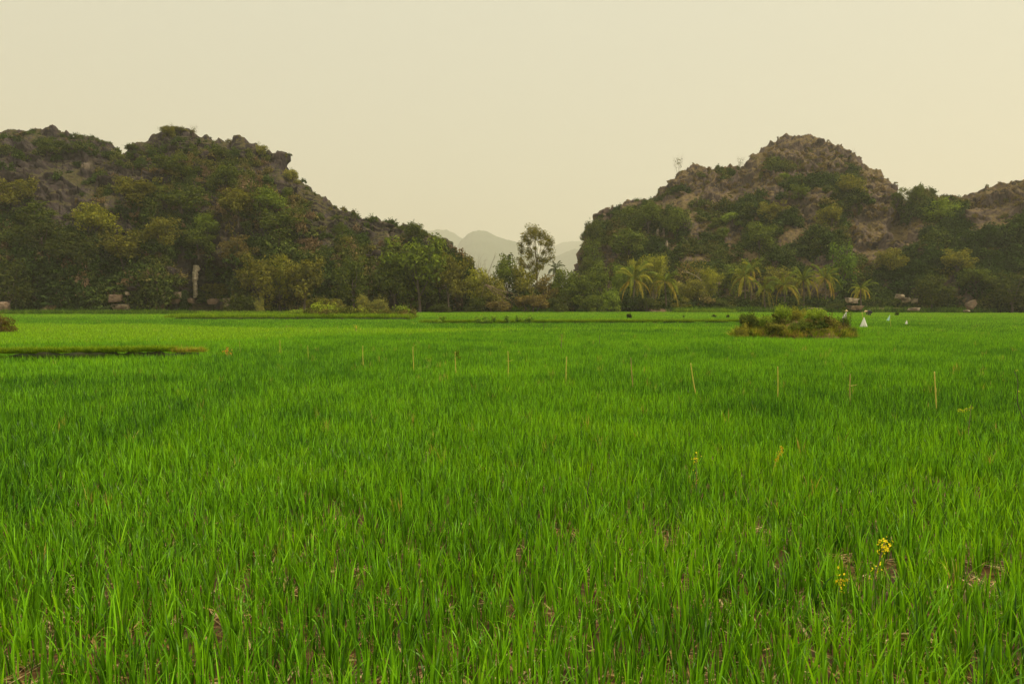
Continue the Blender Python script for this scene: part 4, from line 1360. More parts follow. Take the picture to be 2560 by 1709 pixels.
FR = [frond_mesh(604, 2.9, 1.55, 0.8, M['leaf']), frond_mesh(600, 3.6, 1.15, 0.75, M['leaf']), frond_mesh(601, 3.7, 0.75, 0.95, M['leaf']), frond_mesh(602, 3.5, 0.4, 1.05, M['leaf']), frond_mesh(603, 3.3, -0.05, 1.0, M['leaf'])]
G_P = 'coconut palms along the field edge'
PG, PY, PD = (0.075, 0.11, 0.022), (0.20, 0.20, 0.03), (0.29, 0.225, 0.05)
for i, (px_, pyc, D, sc, yel, nf, lab) in enumerate([
    (1586, 697, 122, 1.05, 0.7, 19, 'first yellowing coconut palm beside the bright round bush'),
    (1662, 703, 122, 0.92, 0.4, 18, 'greener coconut palm just past the first yellowing one'),
    (1861, 690, 124, 0.95, 0.5, 18, 'tall coconut palm with the long bare reddish trunk'),
    (1877, 668, 127, 0.62, 1.0, 16, 'yellow crowned thin palm rising behind the tall bare trunk'),
    (1911, 722, 121, 0.72, 0.3, 15, 'short dark coconut palm beside the tall bare trunk'),
    (1960, 712, 121, 0.85, 0.55, 17, 'short bushy coconut palm with yellow lower fronds'),
    (2008, 700, 123, 0.88, 0.35, 17, 'green coconut palm in the middle of the short palms'),
    (2062, 694, 123, 0.80, 0.6, 16, 'upright coconut palm with a swollen trunk near the fresh green tree'),
    (2152, 722, 121, 0.72, 0.6, 15, 'lowest coconut palm in front of the cream stones'),
    (1388, 672, 132, 0.62, -1.0, 13, 'small dark palm behind the tall slender tree'),
]):
    c = at(px_, pyc, D)
    gz = ground_z(c[0], c[1])
    hgt = c[2] - gz
    t = thing('coconut_palm', lab, 'palm', (c[0], c[1], gz), 0, group=G_P)
    tb = MB()
    tt = np.linspace(0, 1, 12)
    ph = rng.uniform(0, 6)
    path = np.stack([0.18 * np.sin(2.4 * tt + ph) - 0.18 * math.sin(ph + 2.4), 0.12 * np.cos(2 * tt + ph) - 0.12 * math.cos(ph + 2), tt * (hgt + 0.15) - 0.15], 1)
    tb.tube(path, (0.15 - 0.05 * tt + 0.07 * np.exp(-tt * 7)) * (0.75 + 0.25 * sc), 8)
    put('trunk', tb.mesh('trunk', M['palm_bark'], True), t)
    nf = int(nf * 1.5)
    for k in range(nf):
        lev = k / nf
        v = int(np.clip(lev * 5.2 + rng.normal(0, 0.6), 0, 4))
        yv = np.clip((lev * 1.1 + rng.normal(0, .25)) * max(yel, 0) * 1.5, 0, 1)
        if yel < 0:
            col = (0.045, 0.06, 0.025)
        else:
            a_, b_ = np.array(PG), np.array(PD if lev > 0.8 else PY)
            col = tuple(a_ * (1 - yv) + b_ * yv)
        s = sc * rng.uniform(0.8, 1.28)
        f = put('frond', FR[v], t, (0, 0, hgt - 0.25 * lev), (0, rng.normal(0, 0.12), k * 2.39996 + rng.normal(0, .35)), (s, s, s * rng.uniform(.8, 1.2)), color=col)

# ------------------------------------------------------------------ rocks
def rock_mesh(seed, size, mat, blocky=0.5):
    """angular block: hull of scattered corner points, chipped by noise"""
    r = np.random.default_rng(seed * 13 + 5)
    bm = bmesh.new()
    n = 26
    P = r.uniform(-1, 1, (n, 3))
    P = np.sign(P) * np.abs(P) ** (0.55 - 0.25 * blocky)
    P *= np.where(r.uniform(size=(n, 1)) < 0.3, 0.8, 1.0)
    for p in P:
        bm.verts.new(p)
    h = bmesh.ops.convex_hull(bm, input=bm.verts[:])
    bmesh.ops.delete(bm, geom=[g_ for g_ in h['geom_interior'] if isinstance(g_, bmesh.types.BMVert)], context='VERTS')
    bmesh.ops.triangulate(bm, faces=bm.faces[:])
    for k in range(4):
        bmesh.ops.subdivide_edges(bm, edges=[e for e in bm.edges if e.calc_length() > 0.16], cuts=1)
        bmesh.ops.triangulate(bm, faces=bm.faces[:])
    Q = np.array([v.co[:] for v in bm.verts])
    q = Q * 1.4 + seed * 7.7
    f1, f2, cid = cells(q * np.array([1.2, 1.2, 2.0]), seed)
    Q = Q * (1 + 0.05 * fbm(q * 2, 3, seed) + 0.22 * (np.minimum(f2 - f1, .3) - .2) + 0.10 * (cid - 0.5))[:, None]
    Q *= np.array(size) / 2
    for v, p in zip(bm.verts, Q):
        v.co = p
    me = bpy.data.meshes.new('rock')
    bm.to_mesh(me)
    bm.free()
    me.materials.append(mat)
    return me


G_K = 'pale stones along the foot of the dark hill'
for i, (x0, x1, y0, y1, D, mat, bl, rotv, nm, lab, grp) in enumerate([
    (-14, 18, 755, 778, 104, 'tan_rock', 0.2, 0, 'boulder', 'tan rounded boulder at the cliff foot by the picture edge', G_K),
    (3, 31, 779, 789, 97, 'limestone', 0.2, 0, 'boulder', 'flat pale boulder lying where the rice meets the creepers', G_K),
    (95, 112, 738, 776, 109, 'limestone', 0.6, 0, 'rock', 'stacked upright pale rock beside the slanting slab', G_K),
    (84, 96, 756, 779, 108, 'tan_rock', 0.4, 0.35, 'rock', 'narrow tan rock wedged at the stacked upright rock', G_K),
    (114, 123, 758, 782, 106, 'limestone', 0.6, 0.75, 'rock', 'slanting pale slab leaning away from the stacked rock', G_K),
    (277, 306, 736, 756, 112, 'tan_rock', 0.7, 0, 'rock', 'wide tan block over the flat ledge stone', G_K),
    (306, 324, 740, 758, 110.5, 'limestone', 0.6, 0, 'rock', 'cream corner block beside the wide tan block', G_K),
    (314, 323, 729, 738, 112, 'limestone', 0.7, 0, 'rock', 'small square pale stone above the cream corner block', G_K),
    (284, 330, 759, 774, 110, 'limestone', 0.5, 0, 'rock', 'flat ledge stone at the bottom of the tan block', G_K),
    (386, 396, 758, 774, 109, 'limestone', 0.4, 0.1, 'rock', 'first of the two pale tooth shaped stones', G_K),
    (398, 411, 756, 774, 109, 'limestone', 0.4, 0, 'rock', 'wider of the two pale tooth shaped stones', G_K),
    (394, 412, 732, 744, 113, 'limestone', 0.6, 0, 'rock', 'pale ledge block above the tooth shaped stones', G_K),
    (394, 404, 712, 727, 114, 'limestone', 0.5, 0.2, 'rock', 'thin pale stone hanging above the ledge block', G_K),
    (436, 450, 730, 744, 113, 'limestone', 0.7, 0, 'rock', 'cream square block beneath the pale pillar', G_K),
    (424, 450, 745, 760, 113, 'tan_rock', 0.6, 0, 'rock', 'cracked tan block under the cream square block', G_K),
    (470, 484, 745, 758, 114, 'tan_rock', 0.5, 0, 'rock', 'dull stone below the foot of the pillar', G_K),
    (522, 544, 746, 760, 113, 'tan_rock', 0.6, 0, 'rock', 'dull tan block between the pillar and the white block', G_K),
    (560, 578, 746, 757, 111.5, 'limestone', 0.75, 0, 'rock', 'whitest square block beside the arching bush', G_K),
    (563, 575, 759, 767, 111.5, 'limestone', 0.6, 0, 'rock', 'small flat pale stone under the whitest block', G_K),
    (2238, 2262, 734, 748, 118.2, 'limestone', 0.7, 0.15, 'rock', 'tilted cream block at the start of the stone ledge', 'cream stones under the dark wooded slope'),
    (2256, 2276, 742, 757, 117.8, 'limestone', 0.7, -0.2, 'rock', 'cream block in the middle of the stone ledge', 'cream stones under the dark wooded slope'),
    (2279, 2297, 744, 759, 117.6, 'limestone', 0.8, 0.1, 'rock', 'largest square cream block ending the stone ledge', 'cream stones under the dark wooded slope'),
    (2272, 2300, 768, 777, 114.5, 'limestone', 0.4, 0, 'rock', 'low pale stone in the weeds under the stone ledge', 'cream stones under the dark wooded slope'),
    (2116, 2142, 745, 757, 119.5, 'limestone', 0.5, 0.1, 'rock', 'cream stone behind the lowest palm', 'cream stones under the dark wooded slope'),
    (2122, 2152, 765, 775, 117, 'pale_soil', 0.3, 0, 'rock', 'reddish earth lump below the lowest palm', 'cream stones under the dark wooded slope'),
    (2416, 2440, 752, 772, 113.5, 'tan_rock', 0.6, -0.6, 'rock', 'grey slab leaning at the end of the field', 'cream stones under the dark wooded slope'),
    (2409, 2428, 774, 780, 107, 'limestone', 0.3, 0, 'rock', 'small white stone at the rice edge before the grey slab', 'cream stones under the dark wooded slope'),
]):
    hl = hillL if 80 < x0 < 600 else hillR if (x0 > 2230 and y1 < 765) else None
    if hl:
        D = min(float(hl.surf((x0 + x1) / 2, min((y0 + y1) / 2, 766))[1]), 122) - 1.0
    c = at((x0 + x1) / 2, (y0 + y1) / 2, D)
    w, h = (x1 - x0) / F * D, (y1 - y0) / F * D
    sq_ = 0.8 if x0 > 2200 else 1.0
    w, h = w * sq_, h * sq_
    o = put(nm, rock_mesh(40 + i, (w * 1.08, max(w, h) * 1.1, h * 1.12), M[mat], bl), None, c, (0, rotv, rng.uniform(-.3, .3)))
    tag(o, lab, 'rock', grp)

# the pale limestone pillar in the hollow
D = float(hillL.surf(488, 700)[1]) - 1.3
mb = MB()
ks = [(744, 4), (730, 5), (722, 4.5), (710, 5), (698, 6.2), (690, 6.2), (686, 6.8), (680, 6.2), (676, 7), (668, 7.4), (663, 6.4)]
t_ = np.linspace(0, 1, 60)
pyv = np.interp(t_, np.linspace(0, 1, len(ks)), [k[0] for k in ks])
rv = np.interp(t_, np.linspace(0, 1, len(ks)), [k[1] for k in ks]) * D / F * 0.85
pxv = np.interp(t_, [0, .2, .5, .8, 1], [488, 488, 487, 491, 491])
base = at(488, 770, D)
path = np.array([at(a, b, D) for a, b in zip(pxv, pyv)])
an = np.arange(16) * 2 * math.pi / 16
sq = 1 / np.maximum(np.abs(np.cos(an + 0.5)), np.abs(np.sin(an + 0.5)))
Vp = path[:, None, :] + rv[:, None, None] * (sq[:, None] * np.stack([np.cos(an), np.sin(an), 0 * an], 1))[None]
Vp = Vp + (fbm(Vp * 1.8, 3, 5) * 0.16)[..., None] * np.stack([np.cos(an), np.sin(an), 0 * an], 1)[None]
idx = np.arange(60 * 16).reshape(60, 16)
Fq = np.stack([idx[:-1], idx[1:], np.roll(idx[1:], -1, 1), np.roll(idx[:-1], -1, 1)], -1).reshape(-1, 4)
o = put('rock_pillar', mesh_np('rock_pillar', (Vp - path[0]).reshape(-1, 3), Fq, M['cream_rock']), None, path[0])
tag(o, 'tall cream limestone pillar hanging in the dark hollow', 'rock pillar')
# pale mineral streaks of the brown hill are slim rock ribs
for i, (px_, y0, y1, w_, lab) in enumerate([(1641, 570, 622, 5, 'long dull cream rock rib beside the hanging trees'), (1657, 560, 620, 6, 'widest dull cream rock rib beside the hanging trees'), (1669, 600, 624, 4, 'short dull cream rock rib beside the hanging trees')]):
    c = np.array(hillR.surf(px_, (y0 + y1) / 2))
    s = c[1] / F
    o = put('rock_rib', rock_mesh(80 + i, (w_ * s * 1.3, 1.6, (y1 - y0) * s), M['limestone'], 0.3), None, c - np.array([0, 0.3, 0]), (-0.25, 0.03, 0))
    tag(o, lab, 'rock', 'cream rock ribs on the brown hill')

# ------------------------------------------------------------------ bamboo stakes in the rice
G_S = 'bamboo stakes standing in the rice'


def stake_mesh(seed, h, r, mat, bend=0.02, nodes=4):
    rr = np.random.default_rng(seed)
    mb = MB()
    t = np.linspace(0, 1, 25)
    a = rr.uniform(0, 6)
    path = np.stack([bend * h * np.sin(t * 3 + a) * t, bend * h * np.cos(t * 2.3 + a) * t, t * h], 1)
    rad = r * (1 - 0.25 * t)
    for k in range(1, nodes + 1):
        rad = rad + r * 0.3 * np.exp(-((t - k / (nodes + 0.6)) / 0.02) ** 2)
    mb.tube(path, rad, 8)
    return mb.mesh('pole', mat, True)


for i, (fx, fy0, fy1, lean, r, mat, lab) in enumerate([
    (551, 780, 800, 0.0, .006, 'bamboo_dark', 'faintest short stake behind the end of the grassy bank'),
    (642, 779, 806, 0.0, .010, 'bamboo', 'small yellow stake a little past the end of the grassy bank'),
    (706, 793, 817, 0.01, .007, 'bamboo', 'thin dull stake between the small yellow stake and the next pair'),
    (834, 793, 832, -0.01, .010, 'bamboo', 'plain stake straight below the lime bushes'),
    (949, 795, 838, 0.0, .011, 'bamboo', 'straight bright stake under the largest light green tree'),
    (1047, 806, 845, -0.02, .011, 'bamboo', 'stake with a leafy green tip'),
    (1165, 805, 854, 0.0, .010, 'bamboo', 'upright stake below the bare twiggy trees'),
    (1299, 818, 864, 0.0, .012, 'bamboo', 'upright stake below the gap between the hills'),
    (1456, 820, 878, -0.07, .013, 'bamboo_dark', 'stained bent stake with dark patches below the first palms'),
    (1609, 833, 893, -0.20, .012, 'bamboo', 'strongly leaning yellow stake'),
    (1783, 840, 899, 0.01, .011, 'bamboo', 'straight yellow stake in front of the bushy mound'),
    (1951, 858, 908, 0.0, .012, 'bamboo_dark', 'dark middled stake with a side twig'),
    (2151, 852, 922, -0.04, .012, 'bamboo', 'tallest yellow stake with dark joints nearest to the yellow weeds'),
]):
    px_, p0, p1 = fx * 1.0898, fy0 * 1.0898, fy1 * 1.0898
    b = on_level(px_, p1, 0.22)
    z1 = at(px_, p0, b[1])[2]
    h = z1 + 0.06
    t = thing('bamboo_stake', lab, 'stake', (b[0] - math.sin(lean) * -0.2, b[1], -0.06), group=G_S)
    p = put('pole', stake_mesh(700 + i, h / math.cos(lean), r * 0.72, M[mat]), t, rot=(random.uniform(-.03, .03), lean, 0))
    if 'twig' in lab:
        mb = MB()
        mb.tube([(0, 0, h * .72), (0.05, 0, h * .73), (0.09, 0.0, h * .75)], [.004, .003, .002], 5)
        mb.tube([(0, 0, h * .72), (-0.04, 0, h * .74)], [.004, .002], 5)
        put('twig', mb.mesh('twig', M['bamboo']), t)
    if 'leafy' in lab:
        mb = MB()
        mb.leaves(np.array([0.02, 0, h - 0.03]) + rng.normal(0, 0.045, (26, 3)) * np.array([.7, .7, 1.4]), rng.normal(size=(26, 3)), 0.06, 0.5, 0.3)
        put('foliage', mb.mesh('foliage', M['leaf']), t, color=L_)
for fx, y0, y1, lab in [(1358 / 1.0898, 806 / 1.0898, 824 / 1.0898, 'thin dark stick beyond the stakes under the reeds'), (1498 / 1.0898, 838 / 1.0898, 856 / 1.0898, 'thin dark stick behind the stained bent stake')]:
    b = on_level(fx * 1.0898, y1 * 1.0898, 0.22)
    z1 = at(fx * 1.0898, y0 * 1.0898, b[1])[2]
    o = put('stick', stake_mesh(760, z1 + .05, 0.009, M['bark'], 0.03, 1), None, (b[0], b[1], -0.05))
    tag(o, lab, 'stick', 'thin dark sticks in the rice')


# ------------------------------------------------------------------ weeds standing above the rice
def weed(lab, pts, leaves, leafcol, stemmat, lsize, extra=(), r=0.004):
    """pts: stem points relative to the foot"""
    pts = np.asarray(pts, float)
    t = np.linspace(0, 1, 14)
    k = np.linspace(0, 1, len(pts))
    path = np.stack([np.interp(t, k, pts[:, c]) for c in range(3)], 1)
    return path, t


G_W = 'weeds standing above the rice'
for i, (px_, pb, ptop, D, lab, top_n, side_n, col, lean, st) in enumerate([
    (2206, 1440, 1347, 3.25, 'bright yellow flowering weed with a dense golden head', 46, 22, (0.46, 0.43, 0.03), 0.06, 'twig'),
    (1738, 1205, 1133, 5.0, 'yellow leaved weed with a reddish stem in the middle of the rice', 26, 20, (0.45, 0.42, 0.03), -0.02, 'twig'),
    (1953, 1150, 1116, 5.7, 'small curved yellow weed beyond the reddish stemmed one', 16, 8, (0.34, 0.29, 0.03), 0.12, 'bamboo'),
    (2424, 1075, 1009, 7.0, 'weed with one yellow green sideways spray', 14, 14, (0.35, 0.42, 0.03), 0.0, 'twig'),
    (1480, 1200, 1152, 4.9, 'dry brown seed head on a dark bent stem', 4, 3, (0.10, 0.05, 0.02), 0.05, 'bark'),
    (890, 826, 811, 34, 'pale yellow tuft in the young rice', 22, 22, (0.42, 0.36, 0.05), 0.0, 'twig'),
    (1405, 864, 832, 22, 'leafy pale weed between two stakes below the palm gap', 18, 22, (0.22, 0.27, 0.04), 0.02, 'twig'),
    (568, 882, 872, 18.4, 'dry reddish tuft beyond the end of the grassy bank', 26, 26, (0.32, 0.20, 0.05), 0.05, 'twig'),
    (2102, 1455, 1440, 3.4, 'low yellowish plant beside the flowering weed', 30, 12, (0.42, 0.36, 0.03), 0.02, 'twig'),
]):
    b = at(px_, pb, D)
    top = at(px_, ptop, D)
    h = top[2]
    t = thing('weed', lab, 'weed', (b[0], b[1], 0), group=G_W)
    tt = np.linspace(0, 1, 12)
    path = np.stack([lean * h * tt ** 2 * 2 * np.sin(tt * 2), 0.03 * h * np.sin(tt * 4), h * tt * (0.97)], 1)
    path[:, 0] -= path[-1, 0]
    k = D / 5.0
    mb = MB()
    mb.tube(path, 0.0045 * max(1, k * .7) * (1 - 0.5 * tt), 5)
    if 'sideways' in lab:
        s = np.linspace(0, 1, 6)
        side = path[-2] + np.stack([-0.12 * s, 0 * s, 0.012 * np.sin(s * 6)], 1)
        mb.tube(side, 0.003, 4)
    put('stem', mb.mesh('stem', M[st]), t)
    mb = MB()
    ls = 0.0145 if D < 10 else 0.05
    sp = 0.0125 if D < 10 else 0.055
    C = path[-1] + rng.normal(0, sp, (top_n, 3)) * np.array([1, 1, 1.5]) + np.array([0, 0, -1.2 * sp])
    mb.leaves(C, rng.normal(size=(top_n, 3)) + np.array([0, -.4, .6]), ls, 0.65, 0.2)
    u = rng.uniform(0.5, 0.95, side_n)
    C = np.stack([np.interp(u, tt, path[:, c]) for c in range(3)], 1) + rng.normal(0, sp * 0.9, (side_n, 3))
    mb.leaves(C, rng.normal(size=(side_n, 3)) + np.array([0, -.4, .6]), ls, 0.5, 0.2)
    if 'sideways' in lab:
        C = np.repeat(side[2:], 9, 0) + rng.normal(0, 0.008, (36, 3))
        mb.leaves(C, rng.normal(size=(36, 3)) + np.array([0, 0, .8]), 0.022, 0.45, 0.2)
    if 'curved' in lab:
        s = np.linspace(0, 1, 9)
        C = path[-1] + np.stack([-0.05 * s ** 2, 0 * s, -0.1 * s], 1)
        mb.leaves(np.repeat(C, 3, 0) + rng.normal(0, .006, (27, 3)), rng.normal(size=(27, 3)), 0.025, 0.4, 0.2)
    put('seed_head' if 'seed head' in lab else 'foliage', mb.mesh('foliage', M['leaf']), t, color=col)
# long leaning stem at the edge of the picture
b = on_level(2572, 1045, 0.22)
top = at(2531, 927, b[1])
t = thing('weed', 'long bare brown stem leaning with a single pale leaf at its tip', 'weed', (b[0], b[1], 0), group=G_W)
tt = np.linspace(0, 1, 14)
dx = top[0] - b[0]
path = np.stack([dx * tt + 0.02 * np.sin(tt * 9), 0.02 * np.sin(tt * 5), top[2] * tt], 1)
mb = MB()
mb.tube(path, 0.006 * (1 - 0.5 * tt), 5)
put('stem', mb.mesh('stem', M['bark']), t)
mb = MB()
mb.leaves(np.array([path[-1] + [0.02, 0, 0.006], path[-1] + [0.035, 0, 0.01], path[9] + [0.015, 0, 0]]), np.array([[0, -1, 1.0]] * 3), 0.032, 0.3, 0, axis=np.array([[1, 0, .3]] * 3))
put('leaf', mb.mesh('leaf', M['leaf']), t, color=(0.4, 0.36, 0.1))

# ------------------------------------------------------------------ overgrown mound in the rice
mu, mv = np.meshgrid(np.linspace(0, 1, 26), np.linspace(0, 2 * math.pi, 90))
rad = 1 - mu
prof = np.clip(1.0 - rad ** 2.2, 0, 1) ** 0.6
edge = 1 + 0.10 * vnoise(np.stack([np.cos(mv) * 2, np.sin(mv) * 2, 0 * mv], -1), 8)
Pm = np.stack([2.55 * rad * np.cos(mv) * edge, 1.45 * rad * np.sin(mv) * edge, 0.80 * prof - 0.02], -1)
Pm[..., 2] += 0.09 * fbm(Pm * 1.8, 3, 4) * np.clip(mu * 6, 0, 1)
idx = np.arange(mu.size).reshape(mu.shape)
Fq = np.stack([idx[:-1, :-1], idx[:-1, 1:], idx[1:, 1:], idx[1:, :-1]], -1).reshape(-1, 4)
o = put('earth_mound', mesh_np('earth_mound', Pm.reshape(-1, 3), Fq, M['soil'], True), None, (MOUND[0], MOUND[1], 0))
tag(o, 'overgrown earth mound with red soil showing, standing in the rice', None, None, 'structure')
MBUSH = [tree_mesh_bush(800 + k, 0.072, 1.4, [1.0, 0.8, 1.2][k], 2600, 26) for k in range(3)]
KINDS['mbush'] = ('bush', 'bush', MBUSH, ('stem', 'foliage'), 1.05, [1.4, 1.4, 1.4])


def mound_bush(px_, pb, pt, wpx, D, tint, lab, kind=None):
    c = at(px_, pb, D)
    x, y = c[0] - MOUND[0], c[1] - MOUND[1]
    rr = math.hypot(x / 2.55, y / 1.45)
    z = max(0, 0.80 * max(0, 1 - rr ** 2.2) ** 0.6 if rr < 1 else 0) - 0.1
    top = at(px_, pt, D)[2]
    k = _count.get('mbush', 0)
    _count['mbush'] = k + 1
    v = k % 3
    w, h = wpx / F * D, max(0.25, top - z)
    t = thing('bush', lab, 'bush', (c[0], c[1], z), random.uniform(0, 6), (w / 1.4, w / 1.4, h / [1.05, .85, 1.25][v]), 'bushes on the earth mound')
    for pn, me in zip(('stem', 'foliage'), MBUSH[v]):
        put(pn, me, t, color=tuple(2.0 * c_ for c_ in tint))


for a in [
    (1871, 820, 766, 44, 28.9, D_, 'dark cone shaped bush at the thin end of the mound'),
    (1858, 836, 806, 46, 28.4, O_, 'low olive scrub at the foot of the cone shaped bush'),
    (1912, 826, 782, 52, 28.8, L_, 'light green bush next to the cone shaped bush'),
    (1958, 815, 748, 46, 29.0, L_, 'tallest leafy bush with a sprig sticking out of the mound top'),
    (1990, 818, 764, 50, 29.1, O_, 'olive bush in the middle of the mound top'),
    (2040, 815, 760, 56, 29.2, L_, 'bright rounded bush on the mound top beside the white scarecrow'),
    (1940, 834, 800, 60, 28.2, O_, 'tangled dull bush on the near slope of the mound'),
    (2000, 836, 796, 60, 28.2, G_, 'green creeping bush on the near slope of the mound'),
    (2055, 838, 820, 36, 28.1, D_, 'small dark bush low on the near slope of the mound'),
    (2078, 824, 790, 50, 28.9, O_, 'thin olive bush towards the scarecrow end of the mound'),
    (2110, 826, 784, 36, 29.2, D_, 'dark spiky bush under the white scarecrow'),
    (2128, 834, 808, 34, 28.9, D_, 'last dark bush at the scarecrow end of the mound'),
    (1965, 800, 772, 90, 30.0, O_, 'wide olive bush behind the tallest leafy one'),
]:
    mound_bush(*a)
# a sprig above the tallest bush and thin shoots
for px_, pt, lab in [(1953, 751, 'single leafy shoot standing above the mound'), (2106, 768, 'thin leafy shoot beside the white scarecrow'), (2124, 778, 'thin bare shoot behind the scarecrow')]:
    c = at(px_, 810, 29.0)
    top = at(px_, pt, 29.0)
    t = thing('shoot', lab, 'shoot', (c[0], c[1], 0.5), group='shoots on the earth mound')
    h = top[2] - 0.5
    mb = MB()
    tt = np.linspace(0, 1, 8)
    path = np.stack([0.04 * np.sin(3 * tt), 0 * tt, h * tt], 1)
    mb.tube(path, 0.012 * (1 - .6 * tt), 5)
    put('stem', mb.mesh('stem', M['bark']), t)
    mb = MB()
    u = rng.uniform(0.35, 1, 40)
    C = np.stack([np.interp(u, tt, path[:, c_]) for c_ in range(3)], 1) + rng.normal(0, 0.05, (40, 3))
    mb.leaves(C, rng.normal(size=(40, 3)) + np.array([0, 0, .7]), 0.075, 0.5, 0.2)
    put('foliage', mb.mesh('foliage', M['leaf']), t, color=L_)
ang = rng.uniform(0, 2 * math.pi, 900)
rr = rng.uniform(0.72, 1.0, 900)
C = np.stack([MOUND[0] + 2.6 * rr * np.cos(ang), MOUND[1] + 1.5 * rr * np.sin(ang), 0.1 + 0.5 * (1 - rr) ** .5], 1)
s = rng.uniform(0.5, 1.1, 900)
scatter('mound_grass', C, rot_up(900, .3), np.stack([s, s, s], 1), rng.integers(0, 5, 900), np.clip(0.75 + rng.normal(0, .25, 900), 0, 1), SHORT, 'dry rusty grass fringing the earth mound')
n = 120
ang, rr = rng.uniform(0, 2 * math.pi, n), np.sqrt(rng.uniform(0, 0.92, n))
C = np.stack([MOUND[0] + 2.5 * rr * np.cos(ang), MOUND[1] + 1.4 * rr * np.sin(ang), 0.80 * np.clip(1 - rr ** 2.2, 0, 1) ** .6 - 0.05], 1)
s = rng.uniform(0.14, 0.34, n)
scatter('mound_creeper', C, rot_up(n, .3), np.stack([s, s, s * rng.uniform(.8, 1.5, n)], 1), rng.integers(0, 5, n), np.clip(0.52 + rng.normal(0, .12, n), 0, 1), BUSH, 'tangled creepers and small shrubs covering the earth mound')
# brambly mound at the edge of the picture
tv, cv = tree_mesh_bush(820, 0.085, 2.0, 1.3, 2200, 24)
c = at(8, 826, 33.5)
t = thing('bush', 'dark brambly bush in the young rice at the edge of the view', 'bush', (c[0] - 0.3, c[1], 0), 0.6, (1.0, 1.0, 0.85))
put('stem', tv, t)
put('foliage', cv, t, color=(0.085, 0.07, 0.03))

# ------------------------------------------------------------------ dark clumps and leafy plants in the far rice
for i, (px_, pb, pt, w_, D, lab) in enumerate([(1573, 794, 778, 13, 66, 'dark ragged weed clump in the rice below the first palm'), (1709, 792, 783, 6, 70, 'smallest dark weed clump in the rice below the leafless tree'), (1786, 793, 785, 14, 72, 'flat dark weed clump in the rice before the tall double palm'),
                                               (1819, 793, 783, 10, 70, 'round dark weed clump beside the flat one in the rice'), (2242, 787, 774, 12, 82, 'dark weed clump near the stooping farmer')]):
    c = at(px_, pb, D)
    h = at(px_, pt, D)[2]
    t = thing('weed_clump', lab, 'weed clump', (c[0], c[1], 0), i * 1.3, (w_ / F * D / 1.4, w_ / F * D / 1.4, h / 1.05), 'dark weed clumps in the far rice')
    for pn, me in zip(('stem', 'foliage'), MBUSH[i % 3]):
        put(pn, me, t, color=(0.022, 0.03, 0.014))
for i, (px_, w_, lab) in enumerate([(1106, 30, 'low broad leafed plant alone at the start of the thin bank'), (1196, 22, 'first leafy plant of the long row on the thin bank'), (1216, 24, 'second leafy plant of the long row on the thin bank'), (1236, 20, 'third leafy plant of the long row on the thin bank'), (1268, 20, 'small leafy plant between the long row and the darkest plant'),
                                    (1296, 22, 'darkest leafy plant on the thin bank'), (1322, 22, 'last flat leafy plant on the thin bank')]):
    D = 47.6 + 0.1 * (px_ - 1280) / F * 48
    c = at(px_, 806, D)
    mb = MB()
    for k in range(26):
        a, e = rng.uniform(0, 6.28), rng.uniform(.3, 1.3)
        dirv = np.array([math.cos(a) * math.cos(e), math.sin(a) * math.cos(e), math.sin(e)])
        ln = rng.uniform(.18, .42)
        mb.tube(np.array([[0, 0, 0], dirv * ln * .6, dirv * ln]), [.008, .006, .004], 4, False)
        mb.leaves((dirv * ln)[None], (dirv * .5 + np.array([0, -.3, .6]))[None], 0.24, 0.7, 0.3)
    o = put('leafy_plant', mb.mesh('leafy_plant', M['leaf']), None, (c[0], c[1], 0.26), scl=(w_ / F * D / .75,) * 2 + (1.15,), color=(0.07, 0.125, 0.022))
    tag(o, lab, 'plant', 'leafy plants on the thin bank')

# ------------------------------------------------------------------ scarecrows and plastic bags on sticks
G_C = 'bird scarers standing in the rice'


def cone_cloth(seed, w, h, mat, skew=0.0, depth=0.6):
    """hanging cloth gathered at the top: open skirt with folds and a rolled hem"""
    n, m = 40, 16
    a = np.linspace(0, 2 * math.pi, n, endpoint=False)
    t = np.linspace(0, 1, m)
    A, T = np.meshgrid(a, t)
    fold = 1 + 0.16 * np.sin(5 * A + seed) * T + 0.07 * np.sin(11 * A + 2 * seed) * T
    rx, ry = w * .5 * (0.07 + 0.93 * T ** 0.9) * fold, w * .5 * depth * (0.07 + 0.93 * T ** .9) * fold
    Pc = np.stack([rx * np.cos(A) + skew * T ** 1.2, ry * np.sin(A), -h * T * (1 + 0.06 * np.sin(3 * A + seed) * T)], -1)
    idx = np.arange(n * m).reshape(m, n)
    Fq = np.stack([idx[:-1], idx[1:], np.roll(idx[1:], -1, 1), np.roll(idx[:-1], -1, 1)], -1).reshape(-1, 4)
    return mesh_np('cloth', Pc.reshape(-1, 3), Fq, mat, True)


def straw_hat(w, h):
    mb = MB()
    n, m = 28, 7
    a = np.linspace(0, 2 * math.pi, n, endpoint=False)
    t = np.linspace(0.02, 1, m)
    A, T = np.meshgrid(a, t)
    for off in (0, -0.012):
        Pc = np.stack([w / 2 * T * np.cos(A), w / 2 * T * np.sin(A), h * (1 - T ** 1.1) + off], -1)
        idx = np.arange(n * m).reshape(m, n)
        Fq = np.stack([idx[:-1], idx[1:], np.roll(idx[1:], -1, 1), np.roll(idx[:-1], -1, 1)], -1).reshape(-1, 4)
        mb.add(Pc.reshape(-1, 3), Fq)
    return mb.mesh('straw_hat', M['straw'], True)


def pole_to(t, foot, tip, r=0.012, mat='bamboo', name='pole'):
    mb = MB()
    s = np.linspace(0, 1, 8)[:, None]
    mb.tube(np.array(foot) * (1 - s) + np.array(tip) * s + 0.01 * np.sin(s * 6), r * (1 - .3 * s[:, 0]), 6)
    put(name, mb.mesh(name, M[mat], True), t)


